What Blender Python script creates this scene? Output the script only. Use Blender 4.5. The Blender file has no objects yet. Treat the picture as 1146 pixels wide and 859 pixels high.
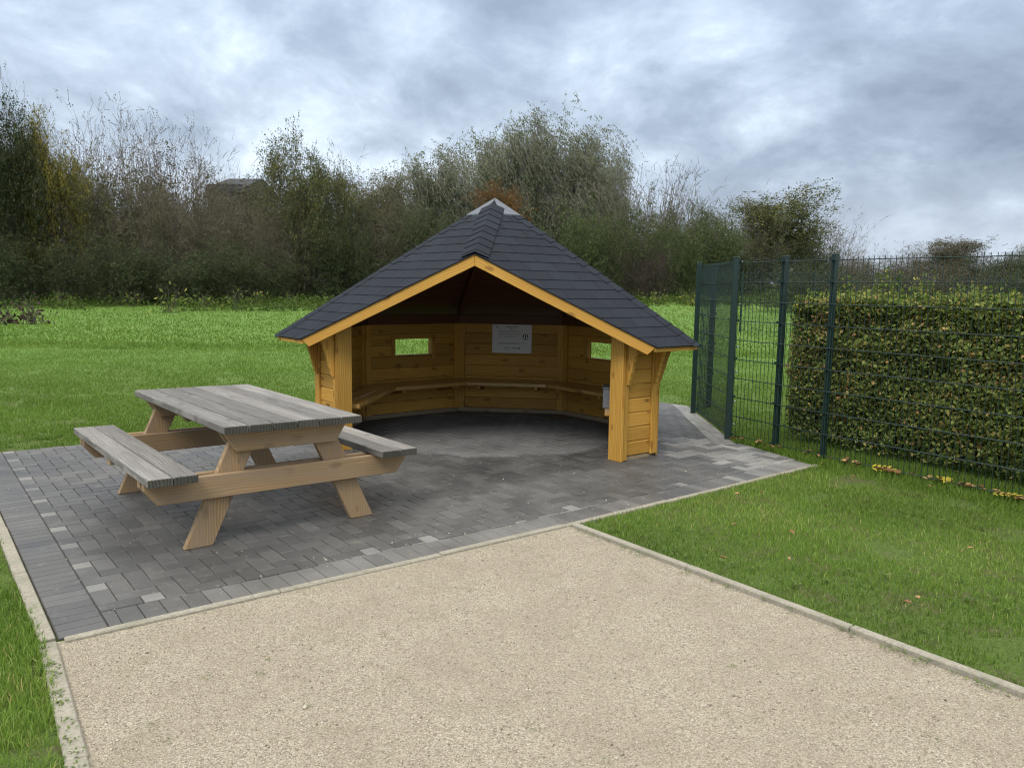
import bpy, math, random
import numpy as np
from mathutils import Vector, Matrix
R = random.Random(7)
C = bpy.context.scene.collection
PI = math.pi

# ------------------------------------------------------------------ helpers
class MB:
    """collects prisms and tubes; build() links them as ONE mesh object"""
    def __init__(s): s.v=[]; s.f=[]; s.g=[]; s.r=[]; s.m=[]
    def prism(s, poly, o, u, v, n, n0, n1, rnd=None, off=None, grain='u', mi=0, ends=False):
        o,u,v,n = Vector(o),Vector(u),Vector(v),Vector(n)
        k=len(poly); b=len(s.v)
        rnd = R.random() if rnd is None else rnd
        ox,oy,oz = (R.uniform(-40,40),R.uniform(-40,40),R.uniform(-40,40)) if off is None else off
        for d in (n0,n1):
            for (a,c) in poly:
                s.v.append(o+u*a+v*c+n*d)
                s.g.append((a+ox,c+oy,d+oz) if grain=='u' else (c+ox,a+oy,d+oz)); s.r.append(rnd)
        area=sum(poly[i][0]*poly[(i+1)%k][1]-poly[(i+1)%k][0]*poly[i][1] for i in range(k))
        flip = (area<0) != (u.cross(v).dot(n)<0) != (n1<n0)
        def F(x): s.f.append(x[::-1] if flip else x); s.m.append(mi)
        F([b+k+i for i in range(k)]); F([b+i for i in range(k)][::-1])
        for i in range(k):
            j=(i+1)%k; F([b+i,b+j,b+k+j,b+k+i])
            if ends and i%2==1: s.m[-1]=1
    def board(s, c, L, W, T, l, w, t, **k):
        """centre c, unit axes L W T, full sizes l w t; grain runs along L"""
        s.prism([(-l/2,-w/2),(l/2,-w/2),(l/2,w/2),(-l/2,w/2)], c, L, W, T, -t/2, t/2, **k)
    def tube(s, p, q, r0, r1=None, n=6):
        r1=r0 if r1 is None else r1
        p,q=Vector(p),Vector(q); d=(q-p).normalized(); a=d.orthogonal().normalized(); c=d.cross(a)
        b=len(s.v); rn=R.random()
        for (o,r) in ((p,r0),(q,r1)):
            for i in range(n):
                t=2*PI*i/n; s.v.append(o+a*r*math.cos(t)+c*r*math.sin(t)); s.g.append((0,0,0)); s.r.append(rn)
        for i in range(n): j=(i+1)%n; s.f.append([b+i,b+j,b+n+j,b+n+i]); s.m.append(0)
        s.f.append([b+i for i in range(n)][::-1]); s.m.append(0); s.f.append([b+n+i for i in range(n)]); s.m.append(0)
    def poly(s, pts, rnd=None, g=None):
        b=len(s.v); rn=R.random() if rnd is None else rnd
        for i,p in enumerate(pts): s.v.append(Vector(p)); s.g.append(g[i] if g else (p[0],p[1],p[2])); s.r.append(rn)
        s.f.append(list(range(b,b+len(pts)))); s.m.append(0)
    def build(s, name, mat, parent=None, bevel=0, smooth=False):
        me=bpy.data.meshes.new(name); me.from_pydata([tuple(x) for x in s.v],[],s.f)
        a=me.attributes.new('gc','FLOAT_VECTOR','POINT'); a.data.foreach_set('vector',np.array(s.g,dtype=np.float32).ravel())
        a=me.attributes.new('rnd','FLOAT','POINT'); a.data.foreach_set('value',np.array(s.r,dtype=np.float32))
        for m in (mat if isinstance(mat,(list,tuple)) else [mat]): me.materials.append(m)
        me.polygons.foreach_set('material_index',s.m); me.update()
        if smooth: me.shade_smooth()
        o=bpy.data.objects.new(name,me); C.objects.link(o)
        if parent: o.parent=parent
        if bevel:
            b=o.modifiers.new('bevel','BEVEL'); b.width=bevel; b.segments=1; b.limit_method='ANGLE'; b.angle_limit=.6
        return o

def np_mesh(name, V, F, mat, parent=None, attrs=None, link=True):
    me=bpy.data.meshes.new(name); k=F.shape[1]
    me.vertices.add(len(V)); me.vertices.foreach_set('co',np.ascontiguousarray(V,dtype=np.float32).ravel())
    me.loops.add(F.size); me.loops.foreach_set('vertex_index',np.ascontiguousarray(F,dtype=np.int32).ravel())
    me.polygons.add(len(F)); me.polygons.foreach_set('loop_start',np.arange(0,F.size,k,dtype=np.int32))
    try: me.polygons.foreach_set('loop_total',np.full(len(F),k,dtype=np.int32))
    except Exception: pass
    for n,a in (attrs or {}).items():
        at=me.attributes.new(n,'FLOAT','POINT'); at.data.foreach_set('value',np.ascontiguousarray(a,dtype=np.float32))
    me.materials.append(mat); me.update(calc_edges=True)
    if not link: return me
    o=bpy.data.objects.new(name,me); C.objects.link(o)
    if parent: o.parent=parent
    return o

def tag(o, label=None, cat=None, group=None, kind=None):
    if label: o['label']=label
    if cat: o['category']=cat
    if group: o['group']=group
    if kind: o['kind']=kind
    return o
def empty(name, loc, rz=0, **k):
    o=bpy.data.objects.new(name,None); C.objects.link(o); o.location=loc; o.rotation_euler=(0,0,rz); o.empty_display_size=.2
    return tag(o,**k)

def clip(poly, hp):
    """Sutherland-Hodgman; hp = list of (nx,ny,d) keeping nx*x+ny*y<=d"""
    for (a,b,d) in hp:
        out=[]; k=len(poly)
        for i in range(k):
            p,q=poly[i],poly[(i+1)%k]; dp=a*p[0]+b*p[1]-d; dq=a*q[0]+b*q[1]-d
            if dp<=0: out.append(p)
            if dp*dq<0:
                t=dp/(dp-dq); out.append((p[0]+(q[0]-p[0])*t,p[1]+(q[1]-p[1])*t))
        poly=out
        if len(poly)<3: return []
    return poly
def parea(p): return abs(sum(p[i][0]*p[(i+1)%len(p)][1]-p[(i+1)%len(p)][0]*p[i][1] for i in range(len(p))))/2
def half_left(p,q):
    """half plane on the left of p->q as (a,b,d)"""
    dx,dy=q[0]-p[0],q[1]-p[1]; l=math.hypot(dx,dy); a,b=dy/l,-dx/l
    return (a,b,a*p[0]+b*p[1])
def inside(hps,x,y,m=0.0):
    r=np.ones_like(x,dtype=bool)
    for a,b,d in hps: r&=(a*x+b*y<=d+m)
    return r

# ------------------------------------------------------------------ materials
def new_mat(name):
    m=bpy.data.materials.new(name); m.use_nodes=True; nt=m.node_tree; nt.nodes.clear()
    out=nt.nodes.new('ShaderNodeOutputMaterial'); bs=nt.nodes.new('ShaderNodeBsdfPrincipled'); nt.links.new(bs.outputs[0],out.inputs[0])
    return m,nt,bs,out
class NT:
    def __init__(s,nt): s.nt=nt
    def n(s,t,**k):
        x=s.nt.nodes.new('ShaderNode'+t)
        for a,b in k.items(): setattr(x,a,b)
        return x
    def l(s,a,b): s.nt.links.new(a,b)
    def set(s,sock,v):
        if hasattr(v,'is_output') : s.l(v,sock)
        else: sock.default_value=v
    def attr(s,name,out='Vector'): return s.n('Attribute',attribute_name=name).outputs[out]
    def pos(s): return s.n('NewGeometry').outputs['Position']
    def obj(s): return s.n('TexCoord').outputs['Object']
    def map(s,v,scale=(1,1,1),loc=(0,0,0),rot=(0,0,0)):
        m=s.n('Mapping'); s.l(v,m.inputs[0]); m.inputs['Scale'].default_value=scale; m.inputs['Location'].default_value=loc; m.inputs['Rotation'].default_value=rot
        return m.outputs[0]
    def noise(s,v,scale,detail=4,rough=.55,dist=0,out=0):
        t=s.n('TexNoise'); s.l(v,t.inputs['Vector']); t.inputs['Scale'].default_value=scale; t.inputs['Detail'].default_value=detail
        t.inputs['Roughness'].default_value=rough; t.inputs['Distortion'].default_value=dist; return t.outputs[out]
    def vor(s,v,scale,feature='F1',out='Distance',rand=1):
        t=s.n('TexVoronoi',feature=feature); s.l(v,t.inputs['Vector']); t.inputs['Scale'].default_value=scale; t.inputs['Randomness'].default_value=rand
        return t.outputs[out]
    def ramp(s,f,stops,interp='LINEAR'):
        t=s.n('ValToRGB'); s.l(f,t.inputs[0]); cr=t.color_ramp; cr.interpolation=interp
        while len(cr.elements)<len(stops): cr.elements.new(.5)
        for e,(p,c) in zip(cr.elements,stops):
            e.position=p; e.color=(c,c,c,1) if isinstance(c,(int,float)) else (*c,1)
        return t.outputs[0]
    def mix(s,f,a,b,mode='MIX'):
        t=s.n('Mix',data_type='RGBA',blend_type=mode); s.set(t.inputs[0],f)
        for i,x in ((6,a),(7,b)):
            if hasattr(x,'is_output'): s.l(x,t.inputs[i])
            else: t.inputs[i].default_value=(x,x,x,1) if isinstance(x,(int,float)) else (*x,1)
        return t.outputs[2]
    def m(s,op,a,b=0.5,c=0.0):
        t=s.n('Math',operation=op)
        for i,x in enumerate((a,b,c)):
            if i<len(t.inputs): s.set(t.inputs[i],x)
        return t.outputs[0]
    def bump(s,h,bs,strength=.3,dist=.01):
        t=s.n('Bump'); s.l(h,t.inputs['Height']); t.inputs['Strength'].default_value=strength; t.inputs['Distance'].default_value=dist
        s.l(t.outputs[0],bs.inputs['Normal']); return t

def wood(name, light, dark, knot, rough=.6, stain=.35, kk=.55, weather=None, var=.25, grain=1.0, spec=.3, crack=False, coat=0):
    m,nt,bs,_=new_mat(name); N=NT(nt); g=N.attr('gc'); rnd=N.attr('rnd','Fac')
    d=N.noise(N.map(g,(.9,5,5)),1.6,3)
    gd=N.mix(.045,g,N.noise(N.map(g,(1.5,6,6)),1.0,2,out=1),'ADD')
    fine=N.noise(N.map(gd,(1.6,42,42)),1.5,5,.6)
    rings=N.n('TexWave',wave_type='BANDS',bands_direction='Y'); N.l(N.map(gd,(.5,1,1)),rings.inputs[0])
    rings.inputs['Scale'].default_value=17; rings.inputs['Distortion'].default_value=5; rings.inputs['Detail'].default_value=2; rings.inputs['Detail Scale'].default_value=.6
    f=N.m('MULTIPLY_ADD',rings.outputs['Fac'],.45*grain,N.m('MULTIPLY',fine,.62))
    col=N.mix(N.ramp(f,[(.22,0),(.75,1)]),dark,light)
    kn=N.vor(N.mix(.25,N.map(g,(4.2,8.5,3.0)),N.noise(N.map(g,(6,14,6)),1.0,2,out=1),'ADD'),1.0)
    kf=N.ramp(kn,[(.08,1),(.13,.65),(.16,.75),(.22,0)])
    col=N.mix(N.m('MULTIPLY',kf,kk),col,knot)
    col=N.mix(N.ramp(d,[(.35,0),(.7,stain)]),col,dark)
    v=N.m('MULTIPLY_ADD',rnd,var,1-var/2)
    col=N.mix(1.0,col,N.n('CombineColor').outputs[0],'MULTIPLY') if False else N.mix(1.0,col,v,'MULTIPLY')
    if weather:
        # weathering of the wood itself: streaks of silver grey and dirt
        w=N.ramp(N.noise(N.map(g,(1.2,16,16)),1.3,5,.65),[(.3,0),(.62,1)])
        col=N.mix(w,col,N.mix(1.0,weather,v,'MULTIPLY'))
    if crack:
        cf=N.ramp(N.noise(N.map(gd,(.8,30,30)),1.6,3,.5),[(.30,1),(.37,0)])
        col=N.mix(N.m('MULTIPLY',cf,.8),col,(.045,.04,.035))
    N.l(col,bs.inputs['Base Color']); bs.inputs['Roughness'].default_value=rough; bs.inputs['Specular IOR Level'].default_value=spec
    if coat: bs.inputs['Coat Weight'].default_value=coat; bs.inputs['Coat Roughness'].default_value=.18
    N.bump(f,bs,.35,.0015)
    return m

def foliage(name, stops, transl=.25, rough=.6, hue_jit=.0):
    m,nt,bs,out=new_mat(name); N=NT(nt); r=N.attr('rnd','Fac')
    oi=N.n('ObjectInfo').outputs['Random']
    col=N.ramp(r,stops)
    col=N.mix(1.0,col,N.m('MULTIPLY_ADD',oi,.3,.85),'MULTIPLY')
    N.l(col,bs.inputs['Base Color']); bs.inputs['Roughness'].default_value=rough; bs.inputs['Specular IOR Level'].default_value=.25
    t=N.n('BsdfTranslucent'); N.l(col,t.inputs[0]); ms=N.n('MixShader'); ms.inputs[0].default_value=transl
    N.l(bs.outputs[0],ms.inputs[1]); N.l(t.outputs[0],ms.inputs[2]); N.l(ms.outputs[0],out.inputs[0])
    return m

M={}
M['stain']=wood('honey_stained_pine',(.59,.345,.075),(.40,.195,.032),(.12,.045,.012),rough=.6,spec=.25,var=.42,kk=.75,stain=.5)
M['seatwood']=wood('varnished_pine_seat',(.52,.31,.10),(.36,.19,.05),(.12,.05,.015),rough=.3,spec=.5,var=.22,coat=.6)
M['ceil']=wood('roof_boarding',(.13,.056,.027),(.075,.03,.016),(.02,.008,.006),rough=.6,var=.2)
M['table']=wood('aged_larch',(.42,.28,.145),(.25,.155,.072),(.07,.035,.018),rough=.8,weather=(.28,.20,.125),var=.3,stain=.6,kk=.85)
M['top']=wood('weathered_grey_planks',(.36,.34,.315),(.10,.093,.085),(.05,.045,.04),rough=.7,weather=(.15,.14,.13),var=.5,stain=.6,kk=.8,crack=True)
M['endgrain']=wood('damp_end_grain',(.085,.082,.068),(.035,.034,.027),(.03,.03,.02),rough=.85,var=.3)
M['base']=wood('pale_base_batten',(.34,.27,.18),(.22,.16,.10),(.09,.05,.03),rough=.8,var=.2)

def simple(name,c,rough=.5,metal=0,noise=0,ns=30,bump=0,spec=.5):
    m,nt,bs,_=new_mat(name); N=NT(nt)
    if noise:
        f=N.noise(N.obj(),ns,5,.6); N.l(N.mix(N.ramp(f,[(.3,0),(.7,1)]),tuple(x*(1-noise) for x in c),tuple(min(1,x*(1+noise)) for x in c)),bs.inputs['Base Color'])
        if bump: N.bump(f,bs,.5,bump)
    else: bs.inputs['Base Color'].default_value=(*c,1)
    bs.inputs['Roughness'].default_value=rough; bs.inputs['Metallic'].default_value=metal; bs.inputs['Specular IOR Level'].default_value=spec
    return m
M['fence']=simple('green_powder_coat',(.009,.026,.022),.42,0,.2,60)
M['steel']=simple('galvanised_steel',(.30,.31,.33),.4,.9,.2,60)
M['zinc']=simple('zinc_cap',(.10,.11,.13),.6,0,.25,25)
M['poster']=simple('printed_board',(.62,.62,.62),.35)
M['ink']=simple('dark_print',(.03,.035,.035),.6)
M['inkgrey']=simple('grey_print',(.16,.16,.16),.6)
M['inkgreen']=simple('green_print',(.05,.16,.11),.6)
M['barnwall']=simple('dark_cladding',(.03,.03,.033),.8,0,.2,2)
M['barnroof']=simple('dark_roofing',(.016,.017,.02),.7,0,.2,2)

def shingle_mat():
    m,nt,bs,_=new_mat('slate_felt_shingle'); N=NT(nt); p=N.obj()
    f=N.noise(p,420,2,.7); g=N.noise(p,6,4,.6); r=N.attr('rnd','Fac')
    c=N.mix(N.ramp(f,[(.35,0),(.68,1)]),(.0075,.0095,.0145),(.021,.026,.037))
    c=N.mix(N.m('MULTIPLY',N.ramp(g,[(.4,0),(.75,1)]),.35),c,(.022,.026,.034))
    c=N.mix(1.0,c,N.m('MULTIPLY_ADD',r,.3,.85),'MULTIPLY')
    N.l(c,bs.inputs['Base Color']); bs.inputs['Roughness'].default_value=.88; bs.inputs['Specular IOR Level'].default_value=.22
    N.bump(f,bs,.5,.002); return m
M['shingle']=shingle_mat()

def concrete_mat():
    m,nt,bs,_=new_mat('edging_concrete'); N=NT(nt); p=N.pos()
    f=N.noise(p,60,6,.7); g=N.noise(p,5,4,.6)
    c=N.mix(N.ramp(f,[(.3,0),(.72,1)]),(.20,.18,.14),(.38,.35,.285))
    c=N.mix(N.ramp(g,[(.42,0),(.72,.7)]),c,(.20,.19,.14))
    c=N.mix(N.ramp(N.noise(p,14,3,.6),[(.60,0),(.72,.55)]),c,(.10,.12,.05))
    N.l(c,bs.inputs['Base Color']); bs.inputs['Roughness'].default_value=.9; N.bump(f,bs,.6,.004); return m
M['concrete']=concrete_mat()

def gravel_mat():
    m,nt,bs,_=new_mat('beige_grit'); N=NT(nt); p=N.pos()
    cv=N.vor(p,190,out='Color'); d=N.vor(p,190); d2=N.vor(p,75); f=N.noise(p,2.2,5,.6); h=N.noise(p,22,4,.65)
    sep=N.n('SeparateColor'); N.l(cv,sep.inputs[0])
    c=N.ramp(sep.outputs[0],[(0,(.15,.12,.085)),(.12,(.265,.223,.167)),(.5,(.385,.338,.252)),(.85,(.465,.418,.322)),(1,(.58,.52,.42))])
    c=N.mix(N.ramp(d,[(.45,0),(.8,.55)]),c,(.19,.155,.11))
    c=N.mix(N.ramp(f,[(.35,0),(.75,.6)]),c,(.25,.205,.15))
    c=N.mix(N.ramp(h,[(.56,0),(.72,.5)]),c,(.21,.175,.12))
    c=N.mix(N.ramp(N.noise(p,3.4,6,.75),[(.55,0),(.70,.45)]),c,(.20,.185,.095))
    N.l(c,bs.inputs['Base Color']); bs.inputs['Roughness'].default_value=.9
    hh=N.m('ADD',N.m('MULTIPLY',d,-.6),N.m('MULTIPLY_ADD',h,1.4,N.m('MULTIPLY',N.noise(p,5,3,.6),4.0))); N.bump(hh,bs,.9,.008); return m
M['gravel']=gravel_mat()
M['pebble']=None

def pebble_mat():
    m,nt,bs,_=new_mat('loose_grit'); N=NT(nt); r=N.attr('rnd','Fac')
    c=N.ramp(r,[(0,(.12,.10,.075)),(.06,(.235,.195,.145)),(.4,(.385,.338,.252)),(.9,(.47,.42,.325)),(1,(.60,.545,.45))])
    N.l(c,bs.inputs['Base Color']); bs.inputs['Roughness'].default_value=.85; return m
M['pebble']=pebble_mat()

HUT=(-.202,8.166); HYAW=-.115
def paving_mat():
    m,nt,bs,_=new_mat('concrete_block_paving'); N=NT(nt); p=N.pos(); r=N.attr('rnd','Fac')
    f=N.noise(p,90,5,.7); g=N.noise(p,1.3,5,.6)
    # rnd: 0..0.75 dark blocks, 0.8..1 pale blocks
    c=N.ramp(r,[(0,(.075,.074,.073)),(.4,(.108,.106,.103)),(.70,(.145,.142,.136)),(.78,(.185,.18,.17)),(.80,(.215,.21,.20)),(.9,(.31,.305,.29)),(1,(.42,.41,.39))])
    c=N.mix(N.ramp(f,[(.3,0),(.75,.45)]),c,(.15,.15,.148))
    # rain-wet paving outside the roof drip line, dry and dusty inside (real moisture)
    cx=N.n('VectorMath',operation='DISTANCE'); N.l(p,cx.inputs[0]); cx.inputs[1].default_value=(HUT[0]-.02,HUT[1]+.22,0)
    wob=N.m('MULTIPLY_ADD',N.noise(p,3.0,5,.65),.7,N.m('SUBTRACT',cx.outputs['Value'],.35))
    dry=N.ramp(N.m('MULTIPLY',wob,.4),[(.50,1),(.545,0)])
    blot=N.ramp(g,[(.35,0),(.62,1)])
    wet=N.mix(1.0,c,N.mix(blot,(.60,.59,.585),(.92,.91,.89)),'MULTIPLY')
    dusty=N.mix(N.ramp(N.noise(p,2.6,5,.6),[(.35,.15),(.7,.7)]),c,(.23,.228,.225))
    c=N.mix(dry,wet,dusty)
    # pale sand swept into stains
    c=N.mix(N.ramp(N.noise(p,9,6,.7),[(.57,0),(.74,.45)]),c,(.26,.24,.21))
    N.l(c,bs.inputs['Base Color'])
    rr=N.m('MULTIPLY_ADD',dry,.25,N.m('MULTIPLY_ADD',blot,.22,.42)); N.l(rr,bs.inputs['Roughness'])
    bs.inputs['Specular IOR Level'].default_value=.4
    N.bump(f,bs,.35,.002); return m
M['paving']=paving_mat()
M['joint']=simple('joint_sand',(.06,.055,.047),.95,0,.5,60)

def lawn_mat():
    m,nt,bs,_=new_mat('lawn_turf'); N=NT(nt); p=N.pos()
    a=N.noise(p,60,5,.7); b=N.noise(p,.35,5,.6); c3=N.noise(p,3.2,5,.7); d4=N.noise(N.map(p,(1,.35,1)),1.1,5,.65)
    near=N.mix(N.ramp(a,[(.3,0),(.7,1)]),(.055,.085,.02),(.12,.175,.045))
    soil=N.mix(a,(.075,.058,.038),(.17,.135,.09))
    near=N.mix(N.ramp(c3,[(.50,0),(.66,.75)]),near,soil)
    far=N.mix(N.ramp(c3,[(.3,0),(.7,1)]),(.095,.178,.04),(.13,.235,.052))
    far=N.mix(N.ramp(b,[(.35,0),(.7,.6)]),far,(.15,.215,.06))
    far=N.mix(N.ramp(d4,[(.5,0),(.75,.5)]),far,(.09,.165,.035))
    sx=N.n('SeparateXYZ'); N.l(p,sx.inputs[0])
    fd=N.n('MapRange'); N.l(sx.outputs[1],fd.inputs[0]); fd.inputs[1].default_value=9; fd.inputs[2].default_value=17
    c=N.mix(fd.outputs[0],near,far)
    N.l(c,bs.inputs['Base Color']); bs.inputs['Roughness'].default_value=.95; bs.inputs['Specular IOR Level'].default_value=.1
    N.bump(a,bs,.8,.02); return m
M['lawn']=lawn_mat()
M['blade']=foliage('grass_blade',[(0,(0.069,0.115,0.016)),(.4,(0.142,0.235,0.034)),(.72,(0.216,0.329,0.057)),(.88,(0.344,0.383,0.112)),(1,(0.528,0.415,0.188))],.4,.5)
M['weed']=foliage('broad_leaf_weed',[(0,(0.045,0.096,0.018)),(.6,(0.105,0.180,0.036)),(1,(0.225,0.264,0.072))],.3)
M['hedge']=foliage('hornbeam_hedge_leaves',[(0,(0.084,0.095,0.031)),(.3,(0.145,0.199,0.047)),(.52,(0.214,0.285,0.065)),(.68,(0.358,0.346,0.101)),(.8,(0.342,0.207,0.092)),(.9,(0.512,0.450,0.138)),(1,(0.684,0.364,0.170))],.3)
M['shoot']=foliage('young_hedge_leaves',[(0,(0.045,0.078,0.013)),(.5,(0.104,0.156,0.027)),(.85,(0.189,0.221,0.045)),(1,(0.378,0.331,0.063))],.35)
M['bark']=simple('grey_brown_bark',(.075,.062,.047),.9,0,.4,14)
M['twig']=simple('pale_twigs',(.15,.125,.10),.9,0,.3,8)
M['birchbark']=simple('pale_bark',(.24,.22,.19),.9,0,.5,9)
G1=[(0,(.018,.030,.011)),(.5,(.042,.064,.020)),(.85,(.076,.10,.028)),(1,(.16,.155,.05))]
M['f_dark']=foliage('dark_green_leaves',G1)
M['f_yellow']=foliage('yellow_autumn_leaves',[(0,(0.071,0.085,0.020)),(.4,(0.175,0.170,0.031)),(.8,(0.380,0.309,0.046)),(1,(0.584,0.434,0.061))])
M['f_mixed']=foliage('mixed_autumn_leaves',[(0,(0.048,0.064,0.018)),(.5,(0.100,0.123,0.036)),(.8,(0.181,0.168,0.049)),(1,(0.286,0.207,0.054))])
M['f_birch']=foliage('silver_green_leaves',[(0,(0.081,0.103,0.048)),(.5,(0.144,0.175,0.086)),(.85,(0.219,0.246,0.135)),(1,(0.313,0.288,0.140))])
M['f_orange']=foliage('orange_leaves',[(0,(0.081,0.043,0.011)),(.5,(0.176,0.079,0.015)),(1,(0.257,0.137,0.023))])
M['f_brown']=foliage('brown_thicket_leaves',[(0,(0.046,0.041,0.026)),(.5,(0.094,0.085,0.046)),(.85,(0.122,0.116,0.052)),(1,(0.178,0.153,0.070))])
M['f_green']=foliage('mid_green_leaves',[(0,(0.034,0.054,0.016)),(.5,(0.074,0.113,0.029)),(.9,(0.117,0.156,0.044)),(1,(0.205,0.196,0.059))])
M['f_purple']=foliage('purple_brown_leaves',[(0,(.03,.018,.02)),(.6,(.07,.04,.04)),(1,(.12,.07,.05))])
M['leaf_y']=foliage('fallen_yellow_leaf',[(0,(.50,.42,.05)),(1,(.62,.50,.08))],.2)
M['leaf_b']=foliage('fallen_brown_leaf',[(0,(.15,.075,.035)),(.5,(.24,.125,.055)),(1,(.42,.27,.12))],.15)

# ------------------------------------------------------------------ camera
F,PITCH,ROLL,H=876.0,math.radians(6.95),math.radians(.875),1.55
fw=Vector((0,math.cos(PITCH),-math.sin(PITCH))); r0=Vector((1,0,0)); u0=r0.cross(fw)
rt=r0*math.cos(ROLL)+u0*math.sin(ROLL); up=-r0*math.sin(ROLL)+u0*math.cos(ROLL)
cam=bpy.data.cameras.new('camera'); co=bpy.data.objects.new('camera',cam); C.objects.link(co)
mt=Matrix((( rt.x,up.x,-fw.x,0),(rt.y,up.y,-fw.y,0),(rt.z,up.z,-fw.z,H),(0,0,0,1))); co.matrix_world=mt
cam.sensor_width=36; cam.lens=36*F/1146; cam.clip_end=3000; cam.clip_start=.05
bpy.context.scene.camera=co

# ------------------------------------------------------------------ layout of the ground (metres)
P_C=(-1.97,3.262); P_K=(.345,5.04); P_E=(2.75,6.99); P_Q=(2.30,8.13); P_F=(2.36,9.93); P_G=(2.47,10.48); P_H=(2.08,10.9)
P_I=(.4,11.3); P_J=(-1.3,10.3); P_L=(-2.6,8.6); P_M=(-4.80,6.87)
U=Vector((math.cos(math.radians(38.1)),math.sin(math.radians(38.1)),0)); V=Vector((-U.y,U.x,0))
hp_near=[half_left(P_C,P_K),half_left(P_K,P_E),half_left(P_E,P_Q),half_left(P_L,P_M),half_left(P_M,P_C)]
hp_far=[half_left(P_C,P_K),half_left((2.30,8.13),(2.36,9.93)),half_left(P_G,P_H),half_left(P_H,P_I),half_left(P_I,P_J),half_left(P_J,P_L),half_left(P_L,P_M),half_left(P_M,P_C)]
INNER=half_left((2.07,7.88),(2.22,10.75))     # main field / pale strip boundary
def in_paving(x,y,m=0): return np.where(y<8.13, inside(hp_near,x,y,m), inside(hp_far,x,y,m))
GL0=(-1.245,2.36); GLd=(.571,-.821)
G_far=(GL0[0]+GLd[0]*9,GL0[1]+GLd[1]*9)
GR=(2.03,2.87); GRd=((GR[0]-.37)/1,(GR[1]-5.07)/1); gl=math.hypot(*GRd); GRd=(GRd[0]/gl,GRd[1]/gl)
GR_far=(GR[0]+GRd[0]*9,GR[1]+GRd[1]*9)
hp_grav=[half_left((-1.94,3.22),G_far),half_left(GR_far,(.37,5.07)),half_left(P_E,P_K),half_left(P_K,P_C)]
hp_grav=[half_left((-1.94,3.22),G_far),half_left(GR_far,(.37,5.07)),half_left((.37,5.07),(-1.94,3.22))]
def in_gravel(x,y,m=0): return inside(hp_grav,x,y,m)
def tz(x,y):
    """height of the land: flat round the hut, rising gently towards the wood"""
    y_=np.maximum(y,1.0); t=np.clip((y-13)/38,0,2.2); t=np.where(t<.25,t*t*2,t-.125)
    return t*np.clip(.62+(np.clip(x/y_,-.8,.22)+.65)*.92,.3,1.9)-.012

# terrain sheet
xs=np.concatenate([np.linspace(-700,-60,17),np.linspace(-50,50,81),np.linspace(60,700,17)]); ys=np.concatenate([np.linspace(-60,-6,7),np.linspace(-5,70,91),np.linspace(80,900,17)])
XX,YY=np.meshgrid(xs,ys); ZZ=tz(XX,YY); ZZ=np.where(YY>97,tz(XX,np.full_like(YY,97.)),ZZ)
nx,ny=len(xs),len(ys); idx=np.arange(nx*ny).reshape(ny,nx)
FF=np.stack([idx[:-1,:-1],idx[:-1,1:],idx[1:,1:],idx[1:,:-1]],-1).reshape(-1,4)
g=np_mesh('ground',np.stack([XX,YY,ZZ],-1).reshape(-1,3),FF,M['lawn']); tag(g,kind='structure')

# gravel sheet
mb=MB(); mb.poly([(-1.97,3.235,-.006),(G_far[0]-.04,G_far[1]-.02,-.006),(G_far[0],G_far[1],-.006),(GR_far[0],GR_far[1],-.006),(.37,5.09,-.006)])
o=mb.build('gravel_path',M['gravel']); tag(o,kind='structure')
# joint bed under the blocks
mb=MB()
mb.poly([(*p,-.0075) for p in (P_C,P_K,P_E,P_Q,P_F,P_G,P_H,P_I,P_J,P_L,P_M)])
o=mb.build('paving_bed',M['joint']); tag(o,kind='structure')

# blocks
def block(mb,poly,rnd,h=0.0,gap=.0030):
    if len(poly)<3 or parea(poly)<.0006: return
    cx=sum(p[0] for p in poly)/len(poly); cy=sum(p[1] for p in poly)/len(poly)
    def ins(d):
        out=[]
        for (x,y) in poly:
            l=math.hypot(x-cx,y-cy); k=max(.2,1-1.35*d/l); out.append((cx+(x-cx)*k,cy+(y-cy)*k))
        return out
    a=ins(gap); b=ins(gap+.0035); ar=sum(poly[i][0]*poly[(i+1)%len(poly)][1]-poly[(i+1)%len(poly)][0]*poly[i][1] for i in range(len(poly)))
    if ar<0: a=a[::-1]; b=b[::-1]
    n=len(a); s=len(mb.v); tx,ty=R.gauss(0,.003),R.gauss(0,.003)
    for (ring,z) in ((a,-.02),(a,-.0035),(b,0.0)):
        for (x,y) in ring:
            mb.v.append(Vector((x,y,z+h+(x-cx)*tx+(y-cy)*ty if z>-.01 else z))); mb.g.append((x,y,0)); mb.r.append(rnd)
    for k in range(2):
        for i in range(n):
            j=(i+1)%n; mb.f.append([s+k*n+i,s+k*n+j,s+(k+1)*n+j,s+(k+1)*n+i]); mb.m.append(0)
    mb.f.append([s+2*n+i for i in range(n)]); mb.m.append(0)
def uv(a,b): # paving coordinates (along front, inward) -> world
    return (P_C[0]+U.x*a+V.x*b, P_C[1]+U.y*a+V.y*b)
mb=MB()
Ld=Vector((P_M[0]-P_C[0],P_M[1]-P_C[1],0)).normalized(); Lp=Vector((Ld.y,-Ld.x,0))
# left soldier course, long blocks laid on edge, square to the left edging
hpB=hp_near[:2]+[half_left(P_L,P_M)]
k=0; s=.0
while s<4.75:
    w=.0805; pl=[(P_C[0]+Ld.x*(s+a)+Lp.x*b,P_C[1]+Ld.y*(s+a)+Lp.y*b) for a,b in ((0,0),(w,0),(w,.205),(0,.205))]
    block(mb,clip(pl,hpB),R.uniform(.2,.66)); s+=w
hp_left_in=half_left((P_M[0]+Lp.x*.205,P_M[1]+Lp.y*.205),(P_C[0]+Lp.x*.205,P_C[1]+Lp.y*.205))
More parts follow.
